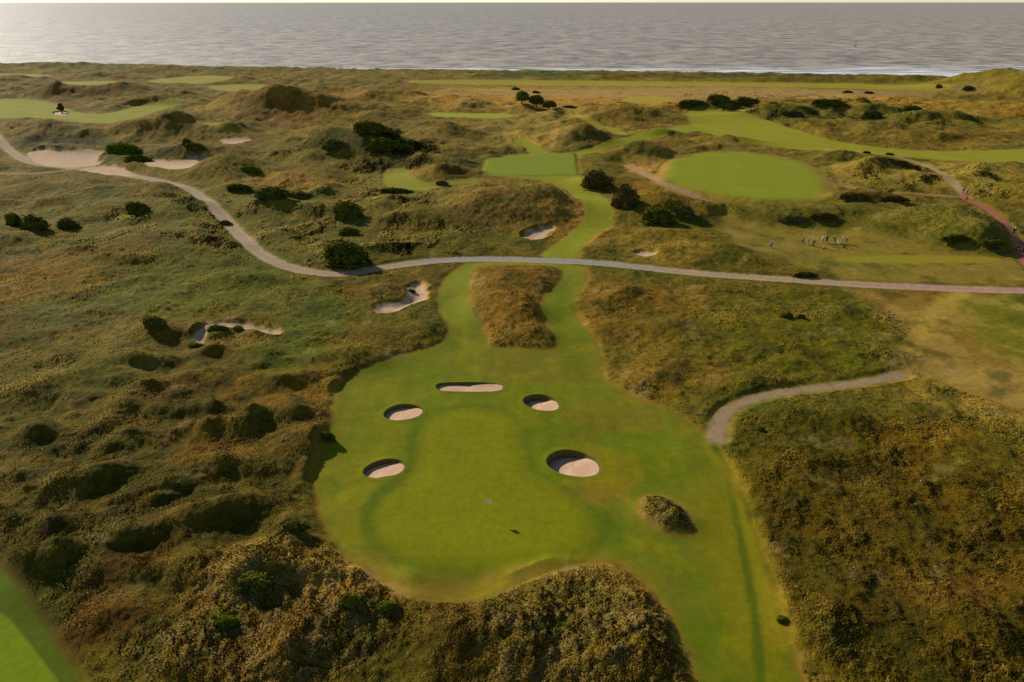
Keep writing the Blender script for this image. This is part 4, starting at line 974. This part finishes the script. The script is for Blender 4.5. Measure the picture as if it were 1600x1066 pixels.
# golf bags on trolleys
M_METAL = mk_plain('grey_metal', C(150, 150, 150), .35, .05, 5, .5, .8); M_RUB = mk_plain('rubber', C(30, 30, 30), .8, .05)
def tube(V, F, p0, p1, r0, r1, k=8, cap=True):
    p0, p1 = Vector(p0), Vector(p1); d = (p1-p0).normalized(); a = d.orthogonal().normalized(); b = d.cross(a); o = len(V)
    for p, r in ((p0, r0), (p1, r1)):
        for i in range(k): t = i*2*math.pi/k; V.append(tuple(p+a*math.cos(t)*r+b*math.sin(t)*r))
    for i in range(k): F.append((o+i, o+(i+1) % k, o+k+(i+1) % k, o+k+i))
    if cap:
        V.append(tuple(p0)); V.append(tuple(p1)); c = len(V)-2
        for i in range(k): F.append((o+(i+1) % k, o+i, c, c)); F.append((o+k+i, o+k+(i+1) % k, c+1, c+1))
def build(name, V, F, mat, parent):
    me = bpy.data.meshes.new(name); me.from_pydata(V, [], [tuple(dict.fromkeys(f)) for f in F]); me.materials.append(mat)
    for p in me.polygons: p.use_smooth = False
    o = bpy.data.objects.new(name, me); COL.objects.link(o); o.parent = parent; return o
def golf_bag(px, py, rz, c, label):
    x, y = G([(px, py)])[0]; r = empty('golf_bag', (x, y, zat(x, y)), R(rz)); tag(r, label, 'golf bag', 'golf bags standing with the golfers')
    V, F = [], []; tube(V, F, (0, 0, .14), (0, -.38, 1.0), .13, .16, 12); build('bag', V, F, cloth(*c), r)
    V, F = [], []; tube(V, F, (.0, .13, .25), (0, -.16, .8), .06, .06, 8); build('pocket', V, F, cloth(*c), r)
    V, F = [], []
    for i in range(6):
        a = i*1.05; q = Vector((math.cos(a)*.08, -.36+math.sin(a)*.07, .98)); e = q+Vector((0, -.10, .22+.03*(i % 3))); tube(V, F, q, e, .008, .008, 5); tube(V, F, e, e+Vector((.07, 0, .03)), .022, .016, 6)
    build('clubs', V, F, M_METAL, r)
    V, F = [], []; tube(V, F, (0, .1, .12), (0, -.75, 1.02), .018, .018, 6); tube(V, F, (-.32, -.1, .16), (.32, -.1, .16), .015, .015, 6); tube(V, F, (-.12, -.75, 1.02), (.12, -.75, 1.02), .02, .02, 6); build('trolley_frame', V, F, M_METAL, r)
    for sx in (-.34, .34):
        V, F = [], []; tube(V, F, (sx-.02, -.1, .16), (sx+.02, -.1, .16), .16, .16, 16); build('wheel', V, F, M_RUB, r)
golf_bag(1310, 383, 200, white, 'white golf bag on a trolley between the golfers right of centre')
golf_bag(1318, 389, 100, ('brown_bag', (96, 58, 30)), 'brown golf bag on a trolley in front of the right hand golfers')
golf_bag(1286, 390, 60, tan, 'tan golf bag on a trolley in front of the golfer in black')
golf_bag(1509, 312, 30, ('brown_bag', (96, 58, 30)), 'small brown golf bag on a trolley at the top of the red path')

# ------------------------------------------------------------------ flag on the green
fx, fy = G([(760, 808)])[0]; fz = zat(fx, fy)
r = empty('golf_flag', (fx, fy, fz)); tag(r, 'white flag on a thin pole standing in the middle of the green', 'golf flag')
V, F = [], []; tube(V, F, (0, 0, -.12), (0, 0, 2.2), .017, .014, 8); build('pole', V, F, mk_plain('flagpole', C(190, 180, 90), .4, .05), r)
nx, nz = 12, 8; V = []
for j in range(nz+1):
    for i in range(nx+1): u = i/nx; V.append((.01+.62*u, .07*math.sin(u*6.5)+.02*j/nz, 2.17-.44*j/nz-.10*u*u))
F = [(j*(nx+1)+i, j*(nx+1)+i+1, (j+1)*(nx+1)+i+1, (j+1)*(nx+1)+i) for j in range(nz) for i in range(nx)]
fl = mesh_np('flag', V, F, [mk_plain('white_flag_cloth', (.8, .8, .78), .8, .02)], r); sm = fl.modifiers.new('thick', 'SOLIDIFY'); sm.thickness = .006
V, F = [], []
for rr, zz in ((.054, .022), (.054, -.1)):
    for i in range(20): t = i*math.pi/10; V.append((math.cos(t)*rr, math.sin(t)*rr, zz))
F = [(i, (i+1) % 20, 20+(i+1) % 20, 20+i) for i in range(20)]+[tuple(range(20, 40))]
build('cup', V, F, M_RUB, r)

# ------------------------------------------------------------------ green beacon out at sea
d = ray(1336, 73); t = (CAM_H+6)/(-d[2]); bx, by = d[0]*t, d[1]*t
r = empty('navigation_beacon', (bx, by, -6)); tag(r, 'slim green navigation beacon standing out at sea on the right', 'beacon')
mg = mk_plain('green_paint', C(70, 150, 120), .6, .05)
V, F = [], []; tube(V, F, (0, 0, -1), (0, 0, 1.6), 1.7, 1.2, 14); build('float', V, F, mg, r)
V, F = [], []
for i in range(4):
    a = i*math.pi/2+.4; tube(V, F, (math.cos(a)*1.0, math.sin(a)*1.0, 1.5), (math.cos(a)*.5, math.sin(a)*.5, 7.2), .14, .12, 6)
for z in (3, 4.6, 6.2):
    q = 1.0-.5*(z-1.5)/5.7
    for i in range(4):
        a = i*math.pi/2+.4; b2 = a+math.pi/2; tube(V, F, (math.cos(a)*q, math.sin(a)*q, z), (math.cos(b2)*q, math.sin(b2)*q, z+.5), .08, .08, 5)
build('lattice', V, F, mg, r)
V, F = [], []; tube(V, F, (0, 0, 7.2), (0, 0, 8.0), .7, .55, 10); tube(V, F, (0, 0, 8), (0, 0, 9.4), .5, .05, 10); build('top_mark', V, F, mg, r)
